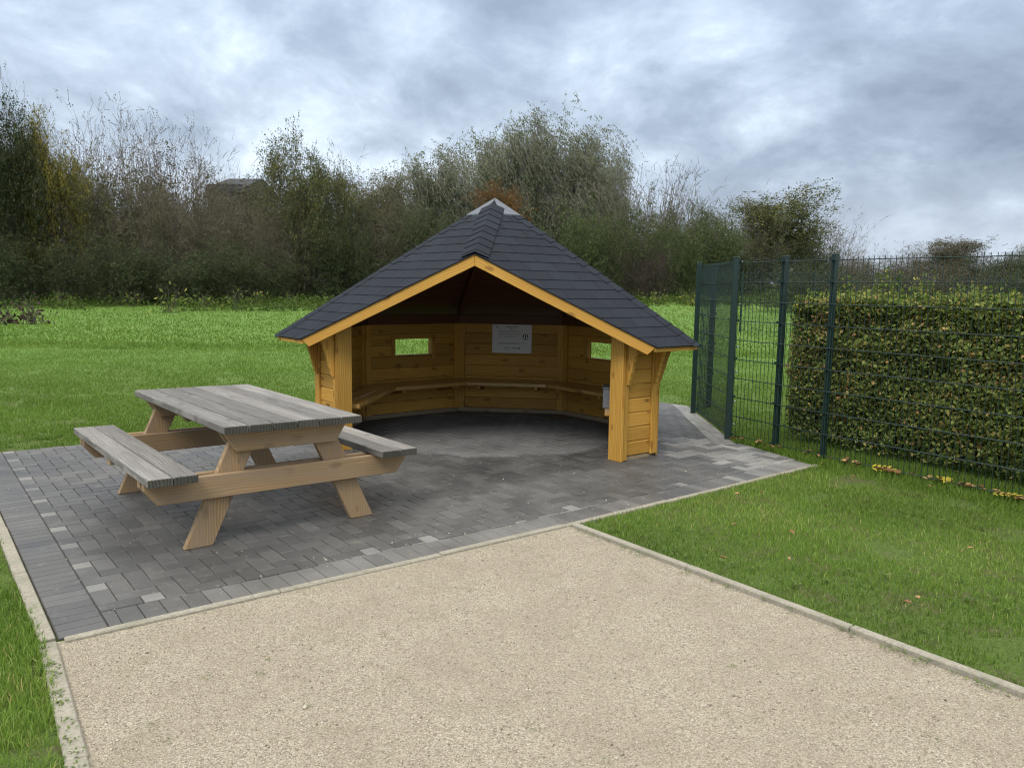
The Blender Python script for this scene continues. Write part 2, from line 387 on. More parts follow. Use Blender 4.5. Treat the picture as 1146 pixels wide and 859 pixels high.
# front course
Fd1=Vector((P_K[0]-P_C[0],P_K[1]-P_C[1],0)).normalized(); Fp1=Vector((-Fd1.y,Fd1.x,0))
Fd2=Vector((P_E[0]-P_K[0],P_E[1]-P_K[1],0)).normalized(); Fp2=Vector((-Fd2.y,Fd2.x,0))
def front(P,D,Pn,s0,s1,w,tone):
    s=s0
    while s<s1-.02:
        pl=[(P[0]+D.x*(s+a)+Pn.x*b,P[1]+D.y*(s+a)+Pn.y*b) for a,b in ((0,0),(w,0),(w,.205),(0,.205))]
        block(mb,clip(pl,hp_near[:3]+[hp_left_in]),tone(s)); s+=w
front(P_C,Fd1,Fp1,.16,2.915,.1,lambda s: R.uniform(.75,.79) if (.55<s and R.random()<.85) else R.uniform(.25,.7))
front(P_K,Fd2,Fp2,0.0,3.1,.1,lambda s: R.uniform(.35,.76) if s<1.9 else (R.uniform(.80,.9) if R.random()<.75 else R.uniform(.4,.7)))
hp_front_in=[half_left((P_C[0]+Fp1.x*.205,P_C[1]+Fp1.y*.205),(P_K[0]+Fp1.x*.205,P_K[1]+Fp1.y*.205)),half_left((P_K[0]+Fp2.x*.205,P_K[1]+Fp2.y*.205),(P_E[0]+Fp2.x*.205,P_E[1]+Fp2.y*.205))]
fA,fB=np.array(P_E),np.array(P_Q)
def fence_dist(x,y):
    d=(fB-fA)/np.linalg.norm(fB-fA); r=np.array([x,y])-fA; return abs(r[0]*d[1]-r[1]*d[0])
c=.1
for i in range(-40,90):
    for j in range(-5,95):
        k=(i-j)%4
        if k==0: q=[(0,0),(2*c,0),(2*c,c),(0,c)]
        elif k==3: q=[(0,0),(c,0),(c,2*c),(0,2*c)]
        else: continue
        pl=[uv(i*c+a,j*c+b) for a,b in q]; cx=sum(p[0] for p in pl)/4; cy=sum(p[1] for p in pl)/4
        if not(-5.2<cx<2.9 and 3<cy<11.6): continue
        hp=(hp_near if cy<8.13 else hp_far)+hp_front_in+[hp_left_in]
        if cy>7.9: hp=hp+[INNER]
        pc=clip(pl,hp)
        if not pc: continue
        A=parea(pc); rn=R.uniform(0,.62)
        dl=abs(hp_left_in[0]*cx+hp_left_in[1]*cy-hp_left_in[2])
        if A<.013 and dl<.13: rn=R.uniform(.80,.875)
        elif cy<8.2 and fence_dist(cx,cy)<.88+R.uniform(-.15,.15): rn=R.uniform(.82,.95) if R.random()<.82 else R.uniform(.45,.7)
        elif R.random()<.004 and A<.019: rn=R.uniform(.80,.85)
        dfr=min(abs(h[0]*cx+h[1]*cy-h[2]) for h in hp_front_in)
        if dfr<.1 and A<.013 and R.random()<.5: rn=R.uniform(.80,.9)
        block(mb,pc,rn,h=R.gauss(0,.0007))
# pale strip along the fence
hpS=[half_left((2.30,8.13),(2.36,9.93)),(-INNER[0],-INNER[1],-INNER[2]),half_left(P_G,P_H)]
hpS[0]=half_left((2.31,8.0),(2.375,9.93))
y=7.9
while y<10.9:
    x=2.0
    while x<2.6:
        block(mb,clip([(x,y),(x+.1,y),(x+.1,y+.2),(x,y+.2)],hpS),R.uniform(.82,.92)); x+=.1
    y+=.2
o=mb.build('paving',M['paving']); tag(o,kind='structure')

# concrete edging, laid in lengths with joints
def edging(name,pts,w,h,mat,Lmax=1.0,side=1,z0=-.12):
    mb=MB()
    for p,q in zip(pts[:-1],pts[1:]):
        p,q=Vector((*p,0)),Vector((*q,0)); D=(q-p); L=D.length; D.normalize(); N_=Vector((-D.y,D.x,0))*side
        n=max(1,round(L/Lmax)); s=0
        for i in range(n):
            l=L/n; a=p+D*(i*l+.003); rot=R.gauss(0,.003); D2=(D+N_*rot).normalized(); N2=Vector((-D2.y,D2.x,0))*side
            hh=h+R.gauss(0,.002)
            mb.prism([(0,z0),(l-.006,z0),(l-.006,hh),(0,hh)],a,D2,Vector((0,0,1)),N2,0,w)
    o=mb.build(name,mat,bevel=.005); tag(o,kind='structure'); return o
Lq=(P_M[0]+Ld.x*.3,P_M[1]+Ld.y*.3)
edging('left_kerb',[(P_C[0]-.002,P_C[1]-.012),Lq],.062,.012,M['concrete'],1.0,1)
edging('left_kerb',[(G_far[0],G_far[1]),(-1.955,3.225)],.068,.012,M['concrete'],1.0,1)
edging('front_kerb',[(P_C[0]+.02,P_C[1]+.004),P_K,(P_E[0]+.02,P_E[1]+.02)],.045,.006,M['concrete'],1.0,-1)
edging('lawn_kerb',[(P_K[0]+.055,P_K[1]-.025),(GR_far[0],GR_far[1])],.048,.02,M['concrete'],1.0,1)

# ------------------------------------------------------------------ loose grit on the path
rg=np.random.default_rng(3)
def scatter_stones(n,xr,yr,keep,size,zb):
    x=rg.uniform(*xr,n); y=rg.uniform(*yr,n)
    k=keep(x,y); x,y=x[k],y[k]; n=len(x)
    s=rg.gamma(3,size/3,n)
    base=np.array([[1,0,0],[-1,0,0],[0,1,0],[0,-1,0],[0,0,.75],[0,0,-.75]])
    fc=np.array([[0,2,4],[2,1,4],[1,3,4],[3,0,4],[2,0,5],[1,2,5],[3,1,5],[0,3,5]])
    v=base[None]*(s[:,None,None]*rg.uniform(.6,1.25,(n,6,1)))
    a=rg.uniform(0,2*PI,n); ca,sa=np.cos(a)[:,None],np.sin(a)[:,None]
    vx=v[...,0]*ca-v[...,1]*sa+x[:,None]; vy=v[...,0]*sa+v[...,1]*ca+y[:,None]; vz=v[...,2]+zb+s[:,None]*.25
    V=np.stack([vx,vy,vz],-1).reshape(-1,3); Fc=(fc[None]+6*np.arange(n)[:,None,None]).reshape(-1,3)
    return V,Fc,np.repeat(rg.random(n),6)
V1,F1,A1=scatter_stones(260000,(-2.1,3.2),(1.2,5.2),lambda x,y:in_gravel(x,y,-.01)&(rg.random(len(x))<np.clip(1.35-(y-1.6)*.22,.35,1)),.0020,-.006)
o=np_mesh('loose_gravel',V1,F1,M['pebble'],attrs={'rnd':A1}); tag(o,kind='stuff',label='loose beige grit lying on the path',cat='gravel')
V1,F1,A1=scatter_stones(5200,(-4.5,2.8),(3.2,8.5),lambda x,y:in_paving(x,y,-.02)&(rg.random(len(x))<np.where(np.abs((x-P_C[0])*-U.y+(y-P_C[1])*U.x)<.35,1,.25)),.0026,.0)
A1=.55+.45*A1
o=np_mesh('scattered_grit',V1,F1,M['pebble'],attrs={'rnd':A1}); tag(o,kind='stuff',label='pale grit scattered over the block paving',cat='grit')

# ------------------------------------------------------------------ grass
def vnoise(x,y,s,seed):
    r=np.random.default_rng(seed); T=r.random((64,64)); X=x*s; Y=y*s; i=np.floor(X).astype(int); j=np.floor(Y).astype(int); fx=X-i; fy=Y-j
    fx=fx*fx*(3-2*fx); fy=fy*fy*(3-2*fy); g=lambda a,b:T[a%64,b%64]
    return (g(i,j)*(1-fx)+g(i+1,j)*fx)*(1-fy)+(g(i,j+1)*(1-fx)+g(i+1,j+1)*fx)*fy
def blades(n,d0,d1,wid,hgt,az=(-.82,.82),power=1.0,name='grass',bend=.5,cluster=None):
    # sample bearings and depths uniformly over the wedge of ground
    y=np.sqrt(rg.uniform(d0*d0,d1*d1,n)) if power==1 else d0*(d1/d0)**rg.random(n)
    x=rg.uniform(az[0],az[1],n)*(y+.6)
    bare=vnoise(x,y,2.2,5)*.6+vnoise(x,y,6.5,6)*.4
    k=~in_paving(x,y,.055)&~in_gravel(x,y,.055)
    # worn and bare spots
    k&=~((bare>np.where(x<-1.2,np.where(y<4.5,.56,.68),.70))&(rg.random(n)<.75)&(y<14))
    for (bx_,by_,br) in ((2.33,4.62,.13),(2.9,6.45,.13),(3.4,5.75,.12),(-2.02,2.75,.08),(-2.35,3.25,.1)):
        k&=~((np.hypot(x-bx_,(y-by_)*.8)<br*(.6+.8*rg.random(n))))
    x,y=x[k],y[k]; n=len(x); z=tz(x,y)
    tall=.65+.7*vnoise(x,y,1.6,9); lush=vnoise(x,y,1.1,11)
    h=hgt*tall*rg.uniform(.45,1.25,n); w=wid*rg.uniform(.6,1.3,n)
    a=rg.uniform(0,2*PI,n); ca,sa=np.cos(a),np.sin(a)
    b=rg.uniform(.1,1.0,n)*bend*h*1.6; ba=rg.uniform(0,2*PI,n)
    bx,by=np.cos(ba)*b,np.sin(ba)*b
    P=np.zeros((n,5,3))
    P[:,0]=np.stack([x-ca*w/2,y-sa*w/2,z],-1); P[:,1]=np.stack([x+ca*w/2,y+sa*w/2,z],-1)
    P[:,2]=np.stack([x-ca*w*.4+bx*.35,y-sa*w*.4+by*.35,z+h*.6],-1); P[:,3]=np.stack([x+ca*w*.4+bx*.35,y+sa*w*.4+by*.35,z+h*.6],-1)
    P[:,4]=np.stack([x+bx,y+by,z+h*(1-.35*b/(h*bend*1.6+1e-6)*bend)],-1)
    fc=np.array([[0,1,3],[0,3,2],[2,3,4]])
    Fc=(fc[None]+5*np.arange(n)[:,None,None]).reshape(-1,3)
    r=np.clip(.12+.55*rg.random(n)+.42*(lush-.5)+np.where(rg.random(n)<.05,.35,0)+.25*np.clip(vnoise(x,y,.8,21)-.6,0,1),0,1)
    return P.reshape(-1,3),Fc,np.repeat(r,5)
def join(parts):
    Vs,Fs,As=[],[],[]; o=0
    for v,f,a in parts: Vs.append(v); Fs.append(f+o); As.append(a); o+=len(v)
    return np.concatenate(Vs),np.concatenate(Fs),np.concatenate(As)
v,f,a=join([blades(360000,2.0,8.2,.0040,.036,az=(-.85,.85)),blades(32000,1.6,3.9,.0040,.050,az=(-.95,-.42))])
o=np_mesh('lawn_grass',v,f,M['blade'],attrs={'rnd':a}); tag(o,kind='stuff',label='short green lawn grass',cat='grass')
v,f,a=join([blades(300000,7.6,20,.009,.045,power=2,az=(-.8,.8),bend=.6),blades(110000,18,50,.03,.06,power=2,az=(-.78,.78),bend=.6)])
a=np.clip(a*.5+.17,0,1)
o=np_mesh('meadow_grass',v,f,M['blade'],attrs={'rnd':a}); tag(o,kind='stuff',label='green meadow grass behind the shelter',cat='grass')

# broad-leaved weeds and clover in the lawn, sprigs in the path and along the kerbs
def leaflets(x,y,z,r,nl,size,lift,rs):
    """rosettes of small oval leaves"""
    n=len(x); a=rg.uniform(0,2*PI,(n,nl)); d=r[:,None]*rg.uniform(.2,1,(n,nl)); cx=x[:,None]+np.cos(a)*d; cy=y[:,None]+np.sin(a)*d; cz=z[:,None]+lift*rg.uniform(.2,1,(n,nl))
    s=size*rg.uniform(.6,1.3,(n,nl)); ca,sa=np.cos(a),np.sin(a); t=rg.uniform(-.3,.6,(n,nl))
    P=np.zeros((n,nl,4,3))
    for k,(l,w) in enumerate(((-1,0),(0,-.5),(1,0),(0,.5))):
        P[:,:,k,0]=cx+s*(l*ca-w*sa); P[:,:,k,1]=cy+s*(l*sa+w*ca); P[:,:,k,2]=cz+s*l*t
    P=P.reshape(-1,3); Fc=np.arange(len(P)).reshape(-1,4); return P,Fc,np.repeat(rg.random(n*nl),4)
x=rg.uniform(-.85,.85,2600)*3; y=rg.uniform(1.9,9,2600); x=rg.uniform(-.8,.8,2600)*y
k=~in_paving(x,y,.08)&~in_gravel(x,y,.08)&(vnoise(x,y,1.3,31)>.5); x,y=x[k],y[k]
p1=leaflets(x,y,tz(x,y),np.full(len(x),.03),9,.009,.035,0)
o=np_mesh('lawn_weeds',*p1[:2],M['weed'],attrs={'rnd':p1[2]}); tag(o,kind='stuff',label='small clover and plantain leaves in the lawn',cat='weeds')
sp=[(-1.20,2.95),(-1.02,2.98),(-.98,3.1),(-.72,2.75),(-1.25,2.6),(-1.12,2.52),(-.6,3.35),(.1,2.6),(.35,2.45),(-.2,3.9),(.75,4.05),(.95,3.1),(-.1,2.2),(.55,2.1),(1.05,4.0),(.2,4.45),(-1.0,2.35),(1.5,2.6)]
sx=np.array([q[0] for q in sp])+rg.normal(0,.02,len(sp)); sy=np.array([q[1] for q in sp]); 
q1=leaflets(sx,sy,np.full(len(sx),-.004),np.full(len(sx),.03),14,.0042,.008,0)
kx=[];ky=[]
for t in rg.random(70):
    kx.append(P_K[0]+.05+GRd[0]*t*4.2+rg.normal(0,.012)-.03); ky.append(P_K[1]+GRd[1]*t*4.2+rg.normal(0,.012)-.03)
for t in rg.random(60): kx.append(-1.955+GLd[0]*t*2+rg.normal(0,.015)-.03); ky.append(3.225+GLd[1]*t*2+rg.normal(0,.015)-.02)
q2=leaflets(np.array(kx),np.array(ky),np.full(len(kx),.0),np.full(len(kx),.02),7,.007,.02,0)
v,f,a=join([q1,q2]); o=np_mesh('path_moss_sprigs',v,f,M['weed'],attrs={'rnd':np.clip(a*.6+.4,0,1)}); tag(o,kind='stuff',label='tiny green sprigs in the gritty path',cat='weeds')

# ------------------------------------------------------------------ the shelter
T8=math.tan(PI/8); S2=math.sqrt(.5)
hut=empty('octagonal_shelter',(*HUT,0),HYAW,label='open fronted octagonal pine shelter with dark shingle roof on the paving',cat='shelter')
X3,Y3,Z3=Vector((1,0,0)),Vector((0,1,0)),Vector((0,0,1))
AI=1.600; WT=.055                # inner apothem, wall thickness
WH=1.20; BH=.135
# wall k: outward normal angle; right=0, back-right=45, back=90, back-left=135, left=180
def wall_boards(mb,nrm,tan,s0,s1,z0,z1,hole=None,a0=AI,th=WT):
    z=z0; i=0
    while z<z1-.01:
        zt=min(z+BH,z1)
        spans=[(s0,s1)]
        if hole:
            hs0,hs1,hz0,hz1=hole
            if zt>hz0+.001 and z<hz1-.001: spans=[(s0,hs0),(hs1,s1)]
        for (a,b) in spans:
            # profiled log-siding: flat face with a bevelled V joint
            g=.006; prof=[(0,z+.001),(0,zt-.001),(th-g,zt-.001),(th,zt-g*1.2),(th,z+g*1.2),(th-g,z+.001)]
            prof=[(-g*.0,z+.001+0),(g,z+.001)]+[(th-g,z+.001),(th,z+g*1.3),(th,zt-g*1.3),(th-g,zt-.001),(g,zt-.001),(0,zt-g*1.3),(0,z+g*1.3)][0:7]
            prof=prof[1:]
            o=nrm*a0+tan*a
            mb.prism(prof,o,nrm,Z3,tan,0,b-a,off=(R.uniform(-30,30),R.uniform(-30,30),R.uniform(-30,30)))
            # grain must run along the board: swap the stored coordinates of the vertices just added
            n=len(prof)*2
            for q in range(len(mb.g)-n,len(mb.g)):
                gx,gy,gz=mb.g[q]; mb.g[q]=(gz,gy,gx)
        z=zt
names={0:'right',45:'back right',90:'back',135:'back left',180:'left'}
WIN=(-.255,.255,.74,.93)
for ang in (0,45,90,135,180):
    a=math.radians(ang); nrm=Vector((math.cos(a),math.sin(a),0)); tan=Vector((-nrm.y,nrm.x,0)); hl=(AI)*T8-.004
    mb=MB(); hole=None
    if ang in (45,135): hole=(-.255,.255,.05+BH*5,.05+BH*6.45)
    if hole:
        # boards around the opening, cut at exact sill and head heights
        z=.05; cuts=[]
        zs=[.05+BH*i for i in range(20) if .05+BH*i<WH]+[WH]
        for z0,z1 in zip(zs[:-1],zs[1:]):
            segs=sorted(set([z0,z1]+[q for q in (WIN[2],WIN[3]) if z0<q<z1]))
            for b0,b1 in zip(segs[:-1],segs[1:]):
                mid=(b0+b1)/2; sp=[(-hl,WIN[0]),(WIN[1],hl)] if WIN[2]<mid<WIN[3] else [(-hl,hl)]
                for (s0,s1) in sp:
                    g=.005; th=WT; lo=g if b0==z0 else .0; hi=g if b1==z1 else .0
                    prof=[(g if lo else 0,b0+.0008),(th-(g if lo else 0),b0+.0008),(th,b0+lo+.001),(th,b1-hi-.001),(th-(g if hi else 0),b1-.0008),(g if hi else 0,b1-.0008),(0,b1-hi-.001),(0,b0+lo+.001)]
                    mb.prism(prof,nrm*AI+tan*s0,nrm,Z3,tan,0,s1-s0)
                    for q in range(len(mb.g)-16,len(mb.g)): gx,gy,gz=mb.g[q]; mb.g[q]=(gz,gy,gx)
    else: wall_boards(mb,nrm,tan,-hl,hl,.05,WH)
    w=mb.build('wall',M['stain'],hut)
    if hole:
        fm=MB(); 
        for (s0,s1,z0,z1) in ((WIN[0]-.045,WIN[0],WIN[2]-.045,WIN[3]+.045),(WIN[1],WIN[1]+.045,WIN[2]-.045,WIN[3]+.045)):
            for side in (AI-.018,AI+WT+.002):
                fm.board(nrm*(side+.008)+tan*(s0+s1)/2+Z3*(z0+z1)/2,Z3,tan,nrm,z1-z0,s1-s0,.016)
        fm.board(nrm*(AI+WT+.012)+Z3*(WIN[2]-.022),tan,Z3,nrm,WIN[1]-WIN[0]-.002,.043,.02)
        fm.build('window_frame',M['stain'],w,bevel=.002)
    bm=MB(); bm.board(nrm*(AI-.012+.02)+Z3*.026,tan,Z3,nrm,2*(AI-.02)*T8,.05,.065); bm.build('base_batten',M['base'],hut,bevel=.003)
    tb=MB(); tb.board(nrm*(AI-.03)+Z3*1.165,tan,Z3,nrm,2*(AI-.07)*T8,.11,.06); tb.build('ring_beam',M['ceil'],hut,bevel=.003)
# inner and outer corner boards at the six rear/side corners
AO=AI+WT
for va in (22.5,67.5,112.5,157.5,-22.5,202.5):
    cpm=MB()
    for sgn in (-1,1):
        if va==-22.5 and sgn==-1: continue
        if va==202.5 and sgn==1: continue
        wa=math.radians(va+sgn*22.5); nrm=Vector((math.cos(wa),math.sin(wa),0)); tan=Vector((-nrm.y,nrm.x,0))*(-sgn)
        # tan points from the wall middle towards this corner
        s=AI*T8-.012
        cpm.board(nrm*(AI-.017)+tan*(s-.034)+Z3*.58,Z3,tan,nrm,1.06,.072,.032)
        s=AO*T8
        cpm.board(nrm*(AO+.012)+tan*(s-.04)+Z3*.6,Z3,tan,nrm,1.19,.085,.022)
    cpm.build('corner_post',M['stain'],hut,bevel=.003)
# the two half-width front walls with their end boards, corner posts and eave brackets
for sx in (-1,1):
    nrm=Vector((sx*S2,-S2,0)); tan=Vector((-sx*S2,-S2,0))   # tan: from the outer corner towards the opening
    vtx=Vector((sx*AO,-AO*T8,0))
    LST=.47
    mb=MB(); z=.035
    zs=[.035+.133*i for i in range(12) if .035+.133*i<1.235]+[1.235]
    for z0,z1 in zip(zs[:-1],zs[1:]):
        g=.007; th=WT; prof=[(g,z0+.001),(th-g,z0+.001),(th,z0+g*1.4),(th,z1-g*1.4),(th-g,z1-.001),(g,z1-.001),(0,z1-g*1.4),(0,z0+g*1.4)]
        mb.prism(prof,vtx-nrm*WT+tan*.07,nrm,Z3,tan,0,LST-.075)
        for q in range(len(mb.g)-16,len(mb.g)): gx,gy,gz=mb.g[q]; mb.g[q]=(gz,gy,gx)
    mb.build('wall',M['stain'],hut)
    # outer corner post
    mb=MB(); mb.board(vtx+nrm*.012+tan*.045+Z3*.625,Z3,tan,nrm,1.19,.085,.024); mb.board(vtx-nrm*.045+tan*.034+Z3*.62,Z3,tan,nrm,1.17,.06,.085)
    mb.build('corner_post',M['stain'],hut,bevel=.004)
    # end board facing the opening
    mb=MB(); e=vtx+tan*(LST+.0)
    mb.board(e+tan*.016-nrm*.045+Z3*.615,Z3,nrm,tan,1.23,.16,.036); mb.board(e-tan*.034+nrm*.014+Z3*.6,Z3,tan,nrm,1.19,.055,.026)
    mb.build('front_post',M['stain'],hut,bevel=.004)
    mb=MB(); mb.board(vtx+tan*(LST*.5)-nrm*.03+Z3*.015,tan,Z3,nrm,LST-.06,.03,.05); mb.build('base_batten',M['base'],hut)
    for (pos,d) in ((vtx+tan*(LST-.04)+nrm*.028,nrm),(vtx+tan*.06+nrm*.026,nrm),(vtx+Vector((sx*.014,.04,0)),Vector((sx,0,0)))):
        mb=MB(); side=d.cross(Z3)
        pr=[(0,.70),(.02,.70),(.055,.82),(.085,.93),(.125,1.05),(.158,1.125),(0,1.21)]
        mb.prism([(b,a) for a,b in pr],pos-side*.0,Z3,d,side,-.02,.02); mb.build('eave_bracket',M['stain'],hut,bevel=.003)
# seats: five planks round the wall
for ang in (0,45,90,135,180):
    a=math.radians(ang); nrm=Vector((math.cos(a),math.sin(a),0)); tan=Vector((-nrm.y,nrm.x,0)); mb=MB()
    r_in,r_out=1.17,AI-.003; nb=3
    for k in range(nb):
        ra=r_in+(r_out-r_in)*k/nb+.002; rb=r_in+(r_out-r_in)*(k+1)/nb-.002
        la,lb=ra*T8-.003,rb*T8-.003
        e0a,e0b,e1a,e1b=-la,-lb,la,lb
        if ang==0: e0a,e0b=-min(.80,2.235-ra),-min(.80,2.235-rb)
        if ang==180: e1a,e1b=min(.86,2.235-ra),min(.86,2.235-rb)
        mb.prism([(e0a,ra),(e1a,ra),(e1b,rb),(e0b,rb)],Z3*.38,tan,nrm,Z3,0,.042)
    mb.build('bench_seat',M['seatwood'],hut,bevel=.004)
    mb=MB()
    for s in ((-.35,.35) if ang in (45,90,135) else ((-.6,.3) if ang==0 else (-.3,.66))):
        mb.prism([(1.22,.378),(AI-.003,.378),(AI-.003,.29),(AI-.05,.29),(1.22,.342)],tan*s,nrm,Z3,tan,-.02,.02)
    mb.board(nrm*(AI-.07)+Z3*.345,tan,Z3,nrm,2*(AI-.1)*T8,.06,.035)
    mb.build('bench_support',M['stain'],hut,bevel=.003)

# ---- roof
ZA=2.455; SL=.693; RE=2.0; DF=1.233; COS=1/math.sqrt(1+SL*SL)
def facet(ang): # returns outward horizontal dir, tangent, down-slope dir, surface normal
    a=math.radians(ang); h=Vector((math.cos(a),math.sin(a),0)); t=Vector((-h.y,h.x,0)); d=(h-Z3*SL)*COS; n=(h*SL+Z3)*COS
    return h,t,d,n
def fpoly(ang,ext=0.0,re=RE,df=DF):
    """facet outline in (t, distance from apex down the slope)"""
    L=re/COS; w=re*T8
    if ang not in (-45,225): return [(0,0),(-w,L),(w,L)]
    # extended to the front ridge, cut by the vertical front plane y=-df
    h,t,d,n=facet(ang)
    def inv(x,y): p=Vector((x,y,0)); return (p.dot(t),p.dot(h)/COS)
    sx=1 if ang==-45 else -1
    xe=math.sqrt(2)*re-df
    return [(0,0),inv(0,-df),inv(sx*xe,-df),inv(sx*re,-re*T8)]
def ccw(p):
    return p if sum(p[i][0]*p[(i+1)%len(p)][1]-p[(i+1)%len(p)][0]*p[i][1] for i in range(len(p)))>0 else p[::-1]
sh=MB(); apex=Vector((0,0,ZA))
for ang in (-45,0,45,90,135,180,225):
    h,t,d,n=facet(ang); pl=ccw(fpoly(ang,re=RE+.012,df=DF+.012)); hp=[half_left(pl[i],pl[(i+1)%len(pl)]) for i in range(len(pl))]
    E=.142; L=(RE+.012)/COS; row=0; s=L
    while s>-.02:
        x=-2.4+(row%2)*.165+R.uniform(-.015,.015)
        while x<2.4:
            w=.333; q=clip([(x+.002,s-E),(x+w-.002,s-E),(x+w-.002,s),(x+.002,s)],hp)
            if q and parea(q)>.00001:
                # each tab is lifted at its lower edge so the course throws a line
                k=len(q); b=len(sh.v); rn=R.random()
                for (lift,ring) in ((0,0),(1,1)):
                    for (a_,c_) in q:
                        z=.003+.0045*((c_-(s-E))/E) if ring else -.004
                        sh.v.append(apex+t*a_+d*c_+n*z); sh.g.append((a_,c_,0)); sh.r.append(rn)
                top=[b+k+i for i in range(k)]; flip=(t.cross(d).dot(n)<0)!=(sum(q[i][0]*q[(i+1)%k][1]-q[(i+1)%k][0]*q[i][1] for i in range(k))<0)
                def FF_(z_): sh.f.append(z_[::-1] if flip else z_); sh.m.append(0)
                FF_(top)
                for i in range(k): j=(i+1)%k; FF_([b+i,b+j,b+k+j,b+k+i])
            x+=w
        s-=E; row+=1
roof=sh.build('roof',M['shingle'],hut)
# hip and ridge capping: folded overlapping pieces
def capping(h1,h2,edge_dir,L,wid,start=.18,step=.142,name='ridge_cap',lift0=0.0):
    """edge_dir unit 3D vector from apex down the edge; h1,h2 = facet angles both sides"""
    mb=MB(); s=start
    f1,f2=facet(h1),facet(h2)
    def inplane(f):
        v=edge_dir.cross(f[3]); v.normalize()
        return v if v.dot(f[0]*1.0 - edge_dir*edge_dir.dot(f[0]))>0 else -v
    a1,a2=inplane(f1),inplane(f2)
    nn=(f1[3]+f2[3]).normalized()
    while s<L-.005:
        e=min(s+step*1.15,L); lo,hi=.009+lift0,.015+lift0
        P0=apex+edge_dir*s+nn*lo; P1=apex+edge_dir*e+nn*hi
        pts=[P0+a1*wid*.96-nn*.004,P0,P0+a2*wid*.96-nn*.004,P1+a1*wid-nn*.002,P1,P1+a2*wid-nn*.002]
        b=len(mb.v); rn=R.random()
        for p in pts: mb.v.append(p); mb.g.append((0,0,0)); mb.r.append(rn)
        for p in pts: mb.v.append(p-nn*.006); mb.g.append((0,0,0)); mb.r.append(rn)
        mb.f+=[[b,b+1,b+4,b+3],[b+1,b+2,b+5,b+4],[b+3,b+4,b+10,b+9],[b+4,b+5,b+11,b+10],[b,b+3,b+9,b+6],[b+2,b+8,b+11,b+5]]; mb.m+=[0]*6
        s+=step
    return mb.build(name,M['shingle'],roof)
fr=Vector((0,-1,-SL*S2)).normalized(); capping(225,-45,fr,(DF+.012)/(-fr.y),.135,start=.175,lift0=.010)
for va in (-22.5,22.5,67.5,112.5,157.5,202.5):
    a=math.radians(va); R_=1/math.cos(PI/8); ed=Vector((math.cos(a)*R_,math.sin(a)*R_,-SL)).normalized()
    capping(va-22.5,va+22.5,ed,(RE+.012)*R_/math.hypot(ed.x,ed.y),.10,start=.24)
# zinc apex cap
mb=MB(); ring=[]; CR=.30
for i in range(8):
    a=math.radians(22.5+45*i); ring.append(Vector((math.cos(a)*CR,math.sin(a)*CR,ZA-SL*CR*math.cos(PI/8)+.020)))
tip=Vector((0,0,ZA+.010)); b=0
mb.v=[tip]+ring+[p-Z3*.02 for p in ring]; mb.g=[(0,0,0)]*17; mb.r=[.5]*17
for i in range(8): j=(i+1)%8; mb.f.append([0,1+i,1+j]); mb.f.append([1+i,9+i,9+j,1+j]); mb.m+=[0,0]
mb.build('roof_cap',M['zinc'],hut)
# boarded ceiling under the shingles, rafters, eave boards, gable boards
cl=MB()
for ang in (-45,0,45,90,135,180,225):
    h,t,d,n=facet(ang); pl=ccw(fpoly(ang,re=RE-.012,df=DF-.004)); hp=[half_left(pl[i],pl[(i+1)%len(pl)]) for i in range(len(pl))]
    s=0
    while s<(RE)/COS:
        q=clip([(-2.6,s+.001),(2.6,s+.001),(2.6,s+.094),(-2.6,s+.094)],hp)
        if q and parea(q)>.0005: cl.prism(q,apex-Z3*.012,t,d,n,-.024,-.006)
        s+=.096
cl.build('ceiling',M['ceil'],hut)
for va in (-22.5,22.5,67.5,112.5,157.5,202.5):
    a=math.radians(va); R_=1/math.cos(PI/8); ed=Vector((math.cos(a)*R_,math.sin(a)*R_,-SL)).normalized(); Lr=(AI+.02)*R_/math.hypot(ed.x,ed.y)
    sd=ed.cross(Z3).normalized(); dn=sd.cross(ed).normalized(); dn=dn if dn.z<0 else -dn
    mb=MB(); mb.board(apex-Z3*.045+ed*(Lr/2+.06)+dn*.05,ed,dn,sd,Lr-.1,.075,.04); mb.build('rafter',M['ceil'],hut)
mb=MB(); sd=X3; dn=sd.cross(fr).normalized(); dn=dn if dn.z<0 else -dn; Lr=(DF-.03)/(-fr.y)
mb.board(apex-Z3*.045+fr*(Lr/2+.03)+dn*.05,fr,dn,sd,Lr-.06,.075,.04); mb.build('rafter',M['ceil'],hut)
for i,(x,y) in enumerate(((-.62,0),(.62,0))): pass
# eave boards
for ang in (-45,0,45,90,135,180,225):
    h,t,d,n=facet(ang); pl=fpoly(ang,re=RE-.004)
    if ang in (-45,225): s0,s1=sorted((pl[2][0],pl[3][0])); sx=1 if ang==-45 else -1
    else: s0,s1=-(RE-.004)*T8,(RE-.004)*T8
    s0+=.004; s1-=.004
    base=apex+h*(RE-.02)-Z3*SL*(RE-.004)
    mb=MB(); mb.prism([(s0,-.050),(s1,-.050),(s1,-.010),(s0,-.010)],base,t,Z3,h,-.012,.012); mb.build('eave_board',M['stain'],hut,bevel=.002)
